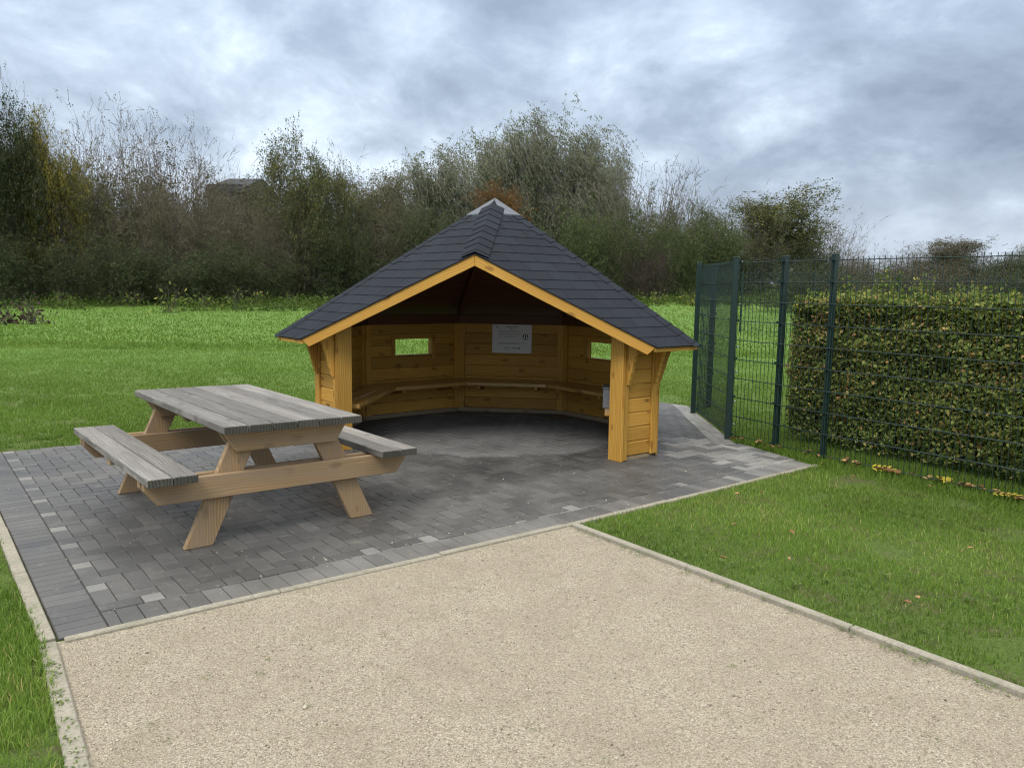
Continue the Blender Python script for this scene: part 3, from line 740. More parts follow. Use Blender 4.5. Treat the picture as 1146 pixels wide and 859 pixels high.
# gable boards on the cut front
xe=math.sqrt(2)*RE-DF; zp=ZA-SL*S2*DF; ze=ZA-SL*RE
for sx in (-1,1):
    dr=Vector((sx*xe,0,ze-zp)); Lg=dr.length; dr.normalize(); dnv=Vector((dr.z*sx,0,-dr.x*sx)); dnv=dnv if dnv.z<0 else -dnv
    # outline in (along, down), mitred vertically at the peak, plumb cut at the foot
    wd=.098; sh_=dr.x*sx; k=abs(dr.z)/sh_*wd
    pl=[(.0+.004,.004),(Lg+.003,.004),(Lg+.003-.035,wd),(k*1.0,wd)]
    mb=MB(); mb.prism(pl,Vector((0,-DF+.002,zp)),dr,dnv,Vector((0,-1,0)),-.028,.0); mb.build('gable_board',M['stain'],hut,bevel=.003)
# notice board on the back wall
nb=empty('notice_board',(0,0,0),HYAW,label='white information board with small print and emblem on the back wall of the shelter',cat='notice board')
nb.location=Matrix.Rotation(HYAW,4,'Z')@Vector((.010,AI-.012,0))+Vector((*HUT,0))
mb=MB(); mb.board((0,0,.927),X3,Z3,Y3,.495,.355,.006); mb.build('board_panel',M['poster'],nb,bevel=.001)
mb=MB()
rr=random.Random(5)
def line(x0,x1,z,hh=.0045):
    x=x0
    while x<x1:
        w=rr.uniform(.008,.03); mb.board((x+w/2,-.0045,z),X3,Z3,Y3,min(w,x1-x),hh,.001); x+=w+.005
line(-.07,.07,1.075,.010); line(-.03,.04,1.052,.006)
for i,(a_,b_) in enumerate(((-.17,.08),(-.17,.10),(-.17,.09),(-.17,.10),(-.17,.04))): line(a_,b_,1.028-i*.019,.0042)
line(-.17,.17,.875,.005); line(-.16,.14,.862,.004)
line(-.09,-.03,.815,.012); line(.0,.07,.813,.010); line(-.09,-.04,.785,.006)
mb.build('small_print',M['inkgrey'],nb)
mb=MB(); 
for i in range(12):
    a=2*PI*i/12; b=2*PI*(i+1)/12
    mb.poly([(.170+.036*math.cos(t)*rad,-.0048,.955+.042*math.sin(t)*rad) for t,rad in ((a,.86),(b,.86),(b,1),(a,1))])
mb.board((.146,-.0050,.967),X3,Z3,Y3,.010,.034,.001); mb.board((.194,-.0050,.967),X3,Z3,Y3,.010,.034,.001)
mb.board((.170,-.0050,.955),X3,Z3,Y3,.008,.052,.001); mb.board((.170,-.0052,.972),X3,Z3,Y3,.018,.014,.001); mb.board((.170,-.0052,.934),X3,Z3,Y3,.022,.012,.001)
mb.board((-.185,-.0050,1.075),X3,Z3,Y3,.016,.018,.001); mb.board((.092,-.0050,.813),X3,Z3,Y3,.020,.018,.001)
mb.build('emblem',M['ink'],nb)

# metal box on the right end of the seat
bx_=empty('metal_box',(0,0,0),HYAW,label='small grey metal box standing on the right end of the bench inside the shelter',cat='box')
bx_.location=Matrix.Rotation(HYAW,4,'Z')@Vector((1.285,-.50,.4225))+Vector((*HUT,0))
mb=MB(); mb.board((0,0,.092),X3,Y3,Z3,.27,.20,.184); mb.build('box_body',M['steel'],bx_,bevel=.006)
mb=MB(); mb.board((0,0,.1945),X3,Y3,Z3,.28,.21,.019); mb.build('box_lid',M['steel'],bx_,bevel=.004)
mb=MB(); mb.board((-.02,-.1035,.13),X3,Z3,Y3,.04,.03,.006); mb.build('clasp',M['zinc'],bx_,bevel=.001)

# ------------------------------------------------------------------ picnic table
pt=empty('picnic_table',(-1.927,5.437,0),.688,label='weathered timber picnic table with grey top and two attached benches on the paving',cat='picnic table')
TILT=.012; ct,st=math.cos(TILT),math.sin(TILT)
TX=Vector((ct,0,-st)); TZ=Vector((st,0,ct))
W_,L_,HT=.885,1.955,.732
n=6; pw=W_/n
for i in range(n):
    mb=MB(); x=-W_/2+pw*(i+.5); e=R.uniform(-.006,.006)
    mb.board(TX*x+TZ*(HT-.0225+R.gauss(0,.0008))+Y3*e,Y3,TX,TZ,L_+R.uniform(-.006,.006),pw-.008,.045,ends=True)
    mb.build('top_plank',[M['top'],M['endgrain']],pt,bevel=.004)
for sx in (-1,1):
    for (a,b) in ((.590,.722),(.728,.860)):
        mb=MB(); mb.board(TX*(sx*(a+b)/2)+TZ*(.477-.0225)+Y3*R.uniform(-.004,.004),Y3,TX,TZ,1.965,b-a,.045,ends=True); mb.build('bench_plank',[M['top'],M['endgrain']],pt,bevel=.004)
for sy in (-1,1):
    yo=sy*.777; 
    # legs (the pair lies in one plane), stretchers and cleats sandwich them
    for sx in (-1,1):
        # leg from foot (.545) up to (.285) at z=.68
        x0,x1=.540,.225; hw=.083
        mb=MB(); dz=.686
        mb.prism([(sx*(x0+hw),0),(sx*(x1+hw),dz),(sx*(x1-hw),dz),(sx*(x0-hw),0)],(0,yo,0),X3,Z3,Y3,-.0225,.0225,grain='v')
        mb.build('leg',M['table'],pt,bevel=.004)
    for k,(dy) in enumerate((.047,-.047)):
        y=yo+sy*dy
        mb=MB(); zt=.430; zb=.292; xt,xb=.848,.775
        mb.prism([(-xb,zb),(xb,zb),(xt,zt-.045),(xt,zt),(-xt,zt),(-xt,zt-.045)],TZ*0+Vector((0,y,0)),TX,TZ,Y3,-.0225,.0225); mb.build('stretcher',M['table'],pt,bevel=.004)
        mb=MB(); zt=.685; zb=.555
        mb.prism([(-.325,zb),(.325,zb),(.405,zt),(-.405,zt)],Vector((0,y,0)),TX,TZ,Y3,-.0225,.0225); mb.build('cleat',M['table'],pt,bevel=.004)
mb=MB(); mb.prism([(-.36,.625),(.36,.625),(.40,.685),(-.40,.685)],(0,0,0),TX,TZ,Y3,-.03,.03); mb.build('cleat',M['table'],pt,bevel=.003)
for sx in (-1,1):
    mb=MB(); mb.board(TX*(sx*.725)+TZ*.407,TX,TZ,Y3,.235,.045,.07); mb.build('bench_cleat',M['table'],pt,bevel=.003)
# ------------------------------------------------------------------ rod mesh fence
FH=1.83
def rod_panel(mb,L,H_=FH,z0=.05,step=.05,double=True,rows=9):
    """rods in local x (0..L), z up"""
    n=int(round(L/step)); off=(L-n*step)/2
    for i in range(n+1):
        x=off+i*step; x=min(max(x,.004),L-.004); mb.tube((x,0,z0-.03),(x,0,z0+H_-.03+.03),.0030,n=5)
    for k in range(rows+1):
        z=z0+.03+.2*k-.03+.0
        for dy in ((-.0065,.0065) if double else (0,)):
            mb.tube((0,dy,z),(L,dy,z),.0042,n=5)
def post(mb,x,y,z0=-.2,h=1.9):
    mb.board((x,y,(h+z0)/2),Z3,X3,Y3,h-z0,.04,.06); mb.board((x,y,h+.004),X3,Y3,Z3,.044,.064,.008)
def fence(name,p0,p1,label,posts=(1,1),step=.05,group=None,zoff=0,rows=9,knob=False,cat='fence panel'):
    d=Vector((p1[0]-p0[0],p1[1]-p0[1],0)); L=d.length; z=zoff
    t=empty(name,(p0[0],p0[1],z),math.atan2(d.y,d.x),label=label,cat=cat,group=group)
    mb=MB(); rod_panel(mb,L,step=step,rows=rows); mb.build('wire_mesh',M['fence'],t)
    for on,x in zip(posts,(0,L)):
        if on: mb=MB(); post(mb,x,.038); mb.build('post',M['fence'],t,bevel=.004)
    mb=MB()
    for on,x in zip(posts,(0,L)):
        if on:
            for k in (0,2,4,6,8,9):
                mb.board((x,-.014,.06+.2*k),X3,Z3,Y3,.05,.024,.008)
    if mb.v: mb.build('clip',M['fence'],t)
    return t
A_=(2.889,7.18); B_=(2.611,7.69); C_=(2.334,8.186); D_=(2.365,9.93)
drn=Vector((.560,-.828,0)).normalized()
A2=(A_[0]+drn.x*2.5,A_[1]+drn.y*2.5); A3=(A2[0]+drn.x*2.5,A2[1]+drn.y*2.5)
fence('mesh_fence',A_,A2,'wide green rod mesh panel in front of the clipped hedge',posts=(1,1))
fence('mesh_fence',B_,A_,'narrow green mesh panel between the two nearest fence posts',posts=(1,0))
fence('mesh_fence',C_,B_,'narrow green mesh panel next to the corner post of the enclosure',posts=(0,0))
gt=fence('mesh_gate',C_,D_,'green mesh gate seen edge on beside the pale paving strip, with steel latch',posts=(1,1),cat='gate',step=.036)
mb=MB(); 
mb.tube((1.70,-.03,1.02),(1.70,-.055,1.02),.008,n=8); mb.tube((1.70,-.055,1.06),(1.70,-.055,.93),.011,n=8); mb.build('latch',M['steel'],gt)
mb=MB()
for z in (1.86,1.42,.98,.72,.40,.16):
    mb.tube((.0,-.012,z),(.0,-.028,z),.010,n=8)
mb.build('bolt',M['steel'],gt)
E_=(2.70,10.50)
fence('mesh_fence',D_,E_,'short green mesh panel behind the gate end of the enclosure',posts=(0,1))
# far side of the enclosure
p=Vector((7.30,25.27,0)); dv=Vector((.616,-.788,0)).normalized()
for i,lb in enumerate(('distant green mesh panel at the far left behind the clipped hedge','distant green mesh panel above the left half of the clipped hedge','distant green mesh panel above the middle of the clipped hedge','distant green mesh panel above the right part of the clipped hedge','distant green mesh panel at the right edge behind the hedge')):
    q=p+dv*2.5; zz=float(tz(np.array(p.x),np.array(p.y)))+.02
    fence('far_fence',(p.x,p.y),(q.x,q.y),lb,posts=(1,1 if i==4 else 0),step=.05,zoff=zz); p=q

# ------------------------------------------------------------------ leaf and branch meshes
def leaf_cards(P,size,rng_,rnd,fold=.25,aspect=.62,droop=None):
    """P (n,3) centres -> pointed folded leaves, 4 tris"""
    n=len(P); a=rng_.normal(size=(n,3)); a/=np.linalg.norm(a,axis=1)[:,None]
    if droop is not None: a=a*(1-droop)+np.array([.5,0,-1])*droop; a/=np.linalg.norm(a,axis=1)[:,None]
    b=rng_.normal(size=(n,3)); b-=(b*a).sum(1)[:,None]*a; b/=np.linalg.norm(b,axis=1)[:,None]; c=np.cross(a,b)
    s=(size*rng_.uniform(.6,1.3,n))[:,None]
    V=np.stack([P-a*s*.5,P+b*s*.5*aspect+c*s*fold*.3,P+a*s*.5,P-b*s*.5*aspect+c*s*fold*.3],1)
    Fc=np.array([[0,1,2],[0,2,3]])[None]+4*np.arange(n)[:,None,None]
    return V.reshape(-1,3),Fc.reshape(-1,3),np.repeat(rnd,4)
def tubes(S,k=4):
    """S array (n,8): p0,p1,r0,r1"""
    S=np.array(S); p,q,ra,rb=S[:,0:3],S[:,3:6],S[:,6],S[:,7]; d=q-p; L=np.linalg.norm(d,axis=1)[:,None]+1e-9; d=d/L
    ref=np.where(np.abs(d[:,2:3])<.9,np.array([[0,0,1.]]),np.array([[1.,0,0]])); a=np.cross(d,ref); a/=np.linalg.norm(a,axis=1)[:,None]; c=np.cross(d,a)
    n=len(S); V=np.zeros((n,2*k,3))
    for i in range(k):
        t=2*PI*i/k; o=a*math.cos(t)+c*math.sin(t); V[:,i]=p+o*ra[:,None]; V[:,k+i]=q+o*rb[:,None]
    fc=np.array([[i,(i+1)%k,k+(i+1)%k,k+i] for i in range(k)])
    return V.reshape(-1,3),(fc[None]+2*k*np.arange(n)[:,None,None]).reshape(-1,4)
def grow(rn,p,d,L,r,depth,S,tips,upt=.15,jit=.22,nch=3,spread=.8,shrink=.62,nseg=4,lean=(0,0)):
    p=np.array(p,float); d=np.array(d,float)
    for i in range(nseg):
        d=d+rn.normal(size=3)*jit*.5; d[2]+=upt*.5; d[0]+=lean[0]*.2; d/=np.linalg.norm(d)
        q=p+d*L/nseg; r2=r*(1-.75/nseg*(1 if depth else 1.1)); S.append([*p,*q,r,max(r2,.002)])
        if depth>0 and i>=(1 if depth>1 else 0):
            for _ in range(nch if i==nseg-1 else max(1,nch-1)):
                t=rn.uniform(0,2*PI); o=rn.normal(size=3); o-=o.dot(d)*d; o/=np.linalg.norm(o); nd=d*(1-spread*.45)+o*spread*rn.uniform(.5,1); nd/=np.linalg.norm(nd)
                grow(rn,q,nd,L*shrink*rn.uniform(.7,1.2),r2*.6,depth-1,S,tips,upt,jit,nch,spread,shrink,max(2,nseg-1),lean)
        p=q; r=r2
        if depth==0: tips.append(q)
    tips.append(p)
#        sprays, leaves each, length, jitter, upward, spread at the tip
SPRAY={'bare':(1500,3,.55,.05,.9,.12),'birch':(4600,9,.95,.06,-.25,.24),'thicket':(4200,6,.75,.08,.35,.35),'bush':(5200,7,.7,.11,.15,.45),'oval':(3000,9,.6,.10,.45,.25),'broad':(4600,9,.65,.11,.25,.3)}
def make_kind(kind,seed):
    """returns (trunk mesh, crown mesh) for a tree of unit height about 10 m"""
    rn=np.random.default_rng(seed); S=[];T=[]
    if kind=='broad':
        for _ in range(3): grow(rn,(rn.normal()*.3,rn.normal()*.3,0),(rn.normal()*.16,rn.normal()*.16,1),5.2,.13,3,S,T,.20,.2,3,.95,.60,4)
        nl,sz,cl,mat=42000,.125,.42,'f_dark'
    elif kind=='oval':
        for _ in range(2): grow(rn,(rn.normal()*.2,rn.normal()*.2,0),(rn.normal()*.06,rn.normal()*.06,1),6.3,.12,3,S,T,.30,.16,3,.70,.52,5)
        nl,sz,cl,mat=24000,.12,.36,'f_mixed'
    elif kind=='birch':
        for _ in range(3): grow(rn,(rn.normal()*.5,rn.normal()*.5,0),(rn.normal()*.14,rn.normal()*.14,1),6.6,.10,3,S,T,.16,.16,3,.62,.50,5,(.25,0))
        nl,sz,cl,mat=42000,.115,.30,'f_birch'
    elif kind=='bare':
        for i in range(34):
            a=rn.uniform(0,2*PI); f=rn.uniform(0,.34)**.9; b=rn.uniform(0,1.3)
            grow(rn,(math.cos(a)*b*.6,math.sin(a)*b*.6,0),(math.cos(a)*f,math.sin(a)*f,1),rn.uniform(6.0,9.0),.026,1,S,T,.10,.12,1,.45,.24,6)
        nl,sz,cl,mat=1100,.09,.12,'f_brown'
    elif kind=='thicket':
        for i in range(26):
            a=rn.uniform(0,2*PI); f=rn.uniform(0,.55); b=rn.uniform(0,1.3)
            grow(rn,(math.cos(a)*b,math.sin(a)*b,0),(math.cos(a)*f,math.sin(a)*f,1),rn.uniform(4.5,7.6),.035,2,S,T,.05,.2,1,.85,.42,4)
        nl,sz,cl,mat=26000,.13,.5,'f_brown'
    else: # bush, leaves down to the ground
        for i in range(12):
            a=rn.uniform(0,2*PI); f=rn.uniform(.1,.75); b=rn.uniform(0,.9)
            grow(rn,(math.cos(a)*b,math.sin(a)*b,0),(math.cos(a)*f,math.sin(a)*f,1),rn.uniform(4,6.3),.05,2,S,T,.10,.22,2,.85,.45,4)
        nl,sz,cl,mat=34000,.15,.6,'f_green'
    S=np.array(S); T=np.array(T); 
    # unit height
    zmax=np.percentile(T[:,2],99.5); sc=10/(zmax+.65); S[:,:6]*=sc; T=T*sc
    w=np.percentile(np.hypot(T[:,0],T[:,1]),90)
    # sprays: leaves sit in rows along fine twigs that leave the branch tips
    ns,per,ln,jit_,up_,side_=SPRAY[kind]
    wgt=rn.gamma(.7,1,len(T))+.03; pick=rn.choice(len(T),ns,p=wgt/wgt.sum())
    q=T[pick]+rn.normal(size=(ns,3))*side_
    low={'bush':.62,'thicket':.72,'broad':.30,'oval':.25,'birch':.30,'bare':.45}[kind]
    dn=rn.random(ns)<low; lo_=.02 if kind in('bush','thicket','bare') else .3
    q[:,2]=np.where(dn,q[:,2]*(lo_+(1-lo_)*rn.random(ns)**.8),q[:,2]); q[:,2]=np.maximum(q[:,2],.05)
    out_=q.copy(); out_[:,2]=0; out_/=np.linalg.norm(out_,axis=1)[:,None]+1e-6
    dd=rn.normal(size=(ns,3))*.45+out_*.35+np.array([.42 if kind=='birch' else 0,0,up_]); dd/=np.linalg.norm(dd,axis=1)[:,None]
    Ls=ln*rn.uniform(.5,1.5,ns); e=q+dd*Ls[:,None]; e[:,2]-=(.35*Ls**2 if kind=='birch' else .08*Ls)
    S=np.concatenate([S,np.concatenate([q,e,np.full((ns,1),.011),np.full((ns,1),.004)],1)])
    bare_=rn.random(ns)<{'bare':.55,'thicket':.42,'birch':.08,'oval':.1,'broad':.04,'bush':.05}[kind]
    li=np.repeat(np.where(~bare_)[0],per); nl=len(li); t=rn.random(nl)**.8
    Pl=q[li]+(e-q)[li]*t[:,None]+rn.normal(size=(nl,3))*jit_; Pl[:,2]=np.maximum(Pl[:,2],.04)
    tone=rn.random(ns)[li]; rnd=np.clip(.62*tone+.34*rn.random(nl)+.10*(Pl[:,2]/10-.4),0,1)
    v,f,a=leaf_cards(Pl,sz,rn,rnd,droop=.4 if kind=='birch' else None)
    tv,tf=tubes(S,4 if len(S)<4000 else 3)
    return (tv,tf),(v,f,a),w
kinds={}
def kind_mesh(kind,seed,mat,bark):
    key=(kind,seed,mat,bark)
    if key not in kinds:
        base=(kind,seed)
        if base not in kinds: kinds[base]=make_kind(kind,seed)
        (tv,tf),(v,f,a),w=kinds[base]
        kinds[key]=(np_mesh('trunk',tv,tf,M[bark],link=False),np_mesh('crown',v,f,M[mat],attrs={'rnd':a},link=False),w)
    return kinds[key]
def hy(px): return 323+.0155*(px-573)
def tree(px,top,D,wpx,kind,seed,mat,bark,label,name,cat='tree',group=None):
    """stands on the bearing px at depth D; its top reaches the elevation that `top` has on the calibrated photograph"""
    x=(px-573)/876*D; z0=float(tz(np.array(x),np.array(D)))-.1; h=1.55+(hy(px)-top)/876*D-z0
    tm,cm,w=kind_mesh(kind,seed,mat,bark)
    o=empty(name,(x,D,z0),R.uniform(-.5,.5)+ (0 if kind=='birch' else R.choice((0,1.6,3.1,4.7))),label=label,cat=cat,group=group)
    s=h/10; wx=wpx/876*D/2; sxy=wx/w if wpx else s; o.scale=(sxy,sxy,s)
    for nm,me in (('trunk',tm),('crown',cm)):
        c_=bpy.data.objects.new(nm,me); C.objects.link(c_); c_.parent=o
    return o
TR=[
 # px, top, depth, width px, kind, seed, leaf, bark, label, name
 (-40,120,44,150,'broad',1,'f_dark','bark','dark green tree cut off by the left edge of the photo','broadleaf_tree'),
 (14,118,41,95,'broad',2,'f_dark','bark','dense dark green tree at the left end of the wood','broadleaf_tree'),
 (40,135,46,60,'thicket',3,'f_purple','bark','purple brown tree top behind the yellow autumn tree','thicket_tree'),
 (68,130,42,62,'broad',2,'f_yellow','bark','yellow autumn tree near the left end of the wood','autumn_tree'),
 (8,72,47,44,'bare',5,'f_brown','twig','tallest bare twiggy tree poking up at the far left','bare_tree'),
 (112,112,46,80,'bare',6,'f_brown','twig','bare many stemmed tree right of the yellow autumn tree','bare_tree'),
 (150,120,47,80,'bare',7,'f_brown','twig','bare many stemmed tree second right of the yellow tree','bare_tree'),
 (188,128,46,84,'bare',5,'f_brown','twig','bare many stemmed tree in the middle of the leafless group','bare_tree'),
 (226,140,48,76,'bare',6,'f_brown','twig','bare many stemmed tree left of the dark roof','bare_tree'),
 (98,178,43,78,'thicket',8,'f_brown','twig','brown thicket just right of the yellow autumn tree','thicket'),
 (140,172,44,96,'bush',9,'f_mixed','twig','olive thicket below the leafless stems','thicket'),
 (185,180,43,90,'thicket',10,'f_brown','twig','grey brown thicket with pale upright stems','thicket'),
 (232,184,44,92,'thicket',8,'f_brown','twig','twiggy brown thicket in front of the dark roof','thicket'),
 (268,197,45,120,'thicket',10,'f_brown','twig','low brown thicket right below the dark roof','thicket'),
 (344,152,46,100,'broad',1,'f_mixed','bark','leafy green and yellow tree left of the shelter roof','autumn_tree'),
 (384,168,49,60,'bare',7,'f_mixed','twig','half bare tree leaning on the leafy tree left of the roof','bare_tree'),
 (318,205,44,70,'thicket',10,'f_brown','twig','thicket with drooping grey twigs under the leafy tree','thicket'),
 (372,215,44,88,'bush',12,'f_dark','bark','dark evergreen bush behind the left eave of the shelter','bush'),
 (412,196,51,94,'birch',13,'f_mixed','twig','pale loose tree above the left slope of the roof','willow_tree'),
 (446,200,47,80,'thicket',8,'f_brown','twig','brown thicket above the left slope of the roof','thicket'),
 (470,164,53,112,'birch',14,'f_birch','birchbark','grey green birch left of the tallest birch','birch_tree'),
 (520,140,54,112,'birch',15,'f_birch','birchbark','windblown birch just left of the roof apex','birch_tree'),
 (566,124,55,112,'birch',14,'f_birch','birchbark','tallest windblown birch above the roof apex','birch_tree'),
 (614,136,54,104,'birch',15,'f_birch','birchbark','tall drooping birch right of the roof apex','birch_tree'),
 (664,172,53,70,'birch',13,'f_birch','birchbark','slender pale birch apart on the right of the tall birches','birch_tree'),
 (564,206,45,50,'oval',4,'f_orange','bark','small orange autumn tree right behind the roof apex','autumn_tree'),
 (486,212,46,84,'bush',9,'f_dark','bark','dark green bush left of the orange tree','bush'),
 (520,240,45,90,'bush',12,'f_dark','bark','dark bush low behind the left roof slope','bush'),
 (640,222,47,96,'bush',9,'f_green','bark','green bush behind the right roof slope','bush'),
 (700,186,51,74,'bare',6,'f_green','twig','bare slim tree right of the slender birch','bare_tree'),
 (738,180,50,80,'bare',5,'f_green','twig','bare tree with tall whips above the right end of the roof','bare_tree'),
 (770,205,50,66,'bare',7,'f_brown','twig','short bare tree above the fence corner','bare_tree'),
 (690,232,47,90,'bush',12,'f_green','bark','dense green bush right of the roof slope','bush'),
 (742,236,48,90,'bush',9,'f_green','bark','bright green bush at the lawn edge left of the fence','bush'),
 (722,262,45,60,'thicket',10,'f_purple','bark','low purple brown thicket in front of the green bushes','thicket'),
 (790,228,49,86,'bush',12,'f_green','bark','green bush behind the mesh gate','bush'),
 (836,218,51,84,'thicket',8,'f_mixed','twig','olive brown thicket above the first fence posts','thicket'),
 (872,212,53,92,'oval',11,'f_mixed','bark','rounded half leafless tree above the clipped hedge end','broadleaf_tree'),
 (914,226,55,76,'bare',6,'f_mixed','twig','thinning round tree at the right end of the wood','broadleaf_tree'),
 (940,262,56,50,'bare',6,'f_brown','twig','low bare shrub closing the wood on the right','bare_tree'),
 (880,262,50,90,'bush',9,'f_dark','bark','dark bush under the rounded tree','bush'),
 (812,268,50,80,'bush',12,'f_dark','bark','dark bush behind the fence corner','bush'),
 (30,250,40,110,'bush',9,'f_dark','bark','dark undergrowth at the foot of the left end trees','bush'),
 (120,262,41,120,'bush',12,'f_dark','bark','dark undergrowth below the bare trees','bush'),
 (210,270,41,120,'bush',9,'f_dark','bark','dark undergrowth in the middle of the left wood edge','bush'),
 (300,268,42,110,'bush',12,'f_dark','bark','dark undergrowth left of the shelter roof','bush'),
 (420,250,46,110,'bush',9,'f_dark','bark','dark undergrowth above the left eave','bush'),
 (600,262,47,110,'bush',12,'f_dark','bark','dark undergrowth hidden behind the roof','bush'),
 (60,186,49,150,'bush',12,'f_dark','bark','dense inner bush behind the yellow tree','bush'),
 (160,178,50,160,'bush',9,'f_brown','bark','dense inner bush behind the bare trees','bush'),
 (244,200,52,120,'bush',12,'f_brown','bark','dense inner bush in front of the dark roofed building','bush'),
 (350,196,52,140,'bush',9,'f_brown','bark','dense inner bush behind the leafy tree','bush'),
 (440,192,55,150,'bush',12,'f_mixed','bark','dense inner bush behind the pale loose tree','bush'),
 (545,176,57,160,'bush',9,'f_birch','bark','dense inner bush among the tall birches','bush'),
 (635,196,57,130,'bush',12,'f_birch','bark','dense inner bush right of the tall birches','bush'),
 (720,226,55,130,'bush',9,'f_mixed','bark','dense inner bush behind the bright green bush','bush'),
 (800,236,56,130,'bush',12,'f_mixed','bark','dense inner bush behind the mesh gate bush','bush'),
]
# far low tree belt on the right
TR+=[
 (925,292,36,100,'bush',12,'f_dark','bark','dark bush behind the far fence, above the left end of the hedge','bush'),
 (985,296,35,100,'bush',9,'f_brown','bark','brown bush behind the far fence, above the left half of the hedge','bush'),
 (1045,296,35,100,'bush',12,'f_brown','bark','brown bush behind the far fence, above the middle of the hedge','bush'),
 (1105,294,34,100,'bush',9,'f_dark','bark','dark bush behind the far fence, above the right half of the hedge','bush'),
 (1165,290,33,110,'bush',12,'f_dark','bark','dark bush behind the far fence, cut off by the right edge','bush'),
 (965,284,72,70,'bush',9,'f_brown','bark','low far bush right of the wood','bush'),
 (1010,283,74,80,'thicket',8,'f_brown','bark','far thicket above the second distant fence post','thicket'),
 (1015,270,78,64,'bare',6,'f_brown','twig','far bare tree standing above the low belt','bare_tree'),
 (1062,266,75,72,'oval',4,'f_brown','twig','far round leafless tree above the hedge','bare_tree'),
 (1060,286,72,90,'bush',12,'f_brown','bark','far dark bush below the round leafless tree','bush'),
 (1112,278,70,80,'bush',9,'f_dark','bark','far dark bush near the right edge','bush'),
 (1134,262,66,40,'birch',14,'f_birch','bark','small windblown tree near the right edge','birch_tree'),
 (1160,250,64,50,'birch',15,'f_birch','bark','windblown tree cut off by the right edge','birch_tree'),
 (1170,276,66,90,'bush',12,'f_dark','bark','dark bush cut off by the right edge','bush'),
 (1240,262,66,120,'bush',9,'f_dark','bark','dark bush beyond the right edge','bush'),
 (-130,150,44,150,'broad',2,'f_dark','bark','dark tree beyond the left edge','broadleaf_tree'),
]
for t in TR:
    px,top,D,wpx,kd,sd,lf,bk,lb,nm=t
    tree(px,top,D,wpx,kd,sd,lf,bk,lb,nm,cat='tree' if 'tree' in nm else 'bush')

# dark building behind the wood
bd=empty('barn',((276-573)/876*75,75,0),-.12,label='dark roofed building half hidden behind the bare trees',cat='building')
zb=float(tz(np.array(-25.),np.array(75.))); zt_=1.55+(hy(276)-205)/876*75
mb=MB(); mb.board((0,0,(zb+zt_-1.4)/2),X3,Y3,Z3,3.0,8,zt_-1.4-zb+1.0); mb.build('wall',M['barnwall'],bd)
mb=MB(); mb.prism([(-4.3,zt_-1.6),(4.3,zt_-1.6),(4.3,zt_-1.3),(0,zt_+.1),(-4.3,zt_-1.3)],(0,0,0),Y3,Z3,X3,-1.5,1.9); mb.build('roof',M['barnroof'],bd)

# rough herbs along the foot of the wood
wg=[(8,26,.7),(35,22,.7),(70,38,.7),(150,38,.6),(190,33,.9),(228,37,.55),(262,36,.8),(290,39,.6),(330,40,.5),(120,41,.6),(735,41,.6),(765,43,.6),(775,40,.4)]
lbs=['brown docks at the left edge of the lawn','brown stalks beside the docks at the left edge','low green weed clump below the yellow tree','low green weed clump below the second bare tree','tall dock with pale leaves standing out on the lawn','small weed clump right of the tall dock','pale leaved dock clump near the wood edge','weed clump under the dark roof','weed clump nearest to the shelter on the left','weed clump below the first bare tree','weed clump at the lawn edge right of the roof','weed clump at the lawn edge beside the gate','small weed clump close to the gate latch']
for (px,D,h),lb in zip(wg,lbs):
    D=max(D,26); x=(px-573)/876*D; n=90; z0=float(tz(np.array(x),np.array(D)))
    rn=np.random.default_rng(int(px)); Pw=np.stack([rn.normal(0,.32,n),rn.normal(0,.32,n),np.abs(rn.normal(.25,.3,n))*h*1.2],-1)
    v,f,a=leaf_cards(Pw,.2,rn,rn.random(n),aspect=.4)
    o=empty('weed_clump',(x,D,z0),0,label=lb,cat='weeds')
    np_mesh('leaves',v,f,M['f_purple' if px<40 else 'shoot'],o,{'rnd':a})
    S=[[rn.normal(0,.15),rn.normal(0,.15),0,rn.normal(0,.3),rn.normal(0,.3),h*rn.uniform(.7,1.4),.012,.005] for _ in range(14)]
    tv,tf=tubes(S,4); np_mesh('stems',tv,tf,M['bark'],o)
# strip of tall rough growth
n=52000; rn=np.random.default_rng(77); px=rn.uniform(-120,1260,n); D=rn.uniform(34,44,n)+np.clip((px-300)/440,0,1)*5; x=(px-573)/876*D
k=(vnoise(x,D,.5,41)*.6+vnoise(x,D,1.7,42)*.4>.30+(44-D)*.025); x,D=x[k],D[k]; n=len(x)
Pw=np.stack([x,D,tz(x,D)+np.abs(rn.normal(0,.22,n))],-1); v,f,a=leaf_cards(Pw,.17,rn,np.clip(rn.random(n)*.7+.3*(vnoise(x,D,.9,44)-.3),0,1),aspect=.4)
o=np_mesh('rough_growth',v,f,M['shoot'],attrs={'rnd':a*.75}); tag(o,kind='stuff',label='rough green herbs along the foot of the wood',cat='undergrowth')

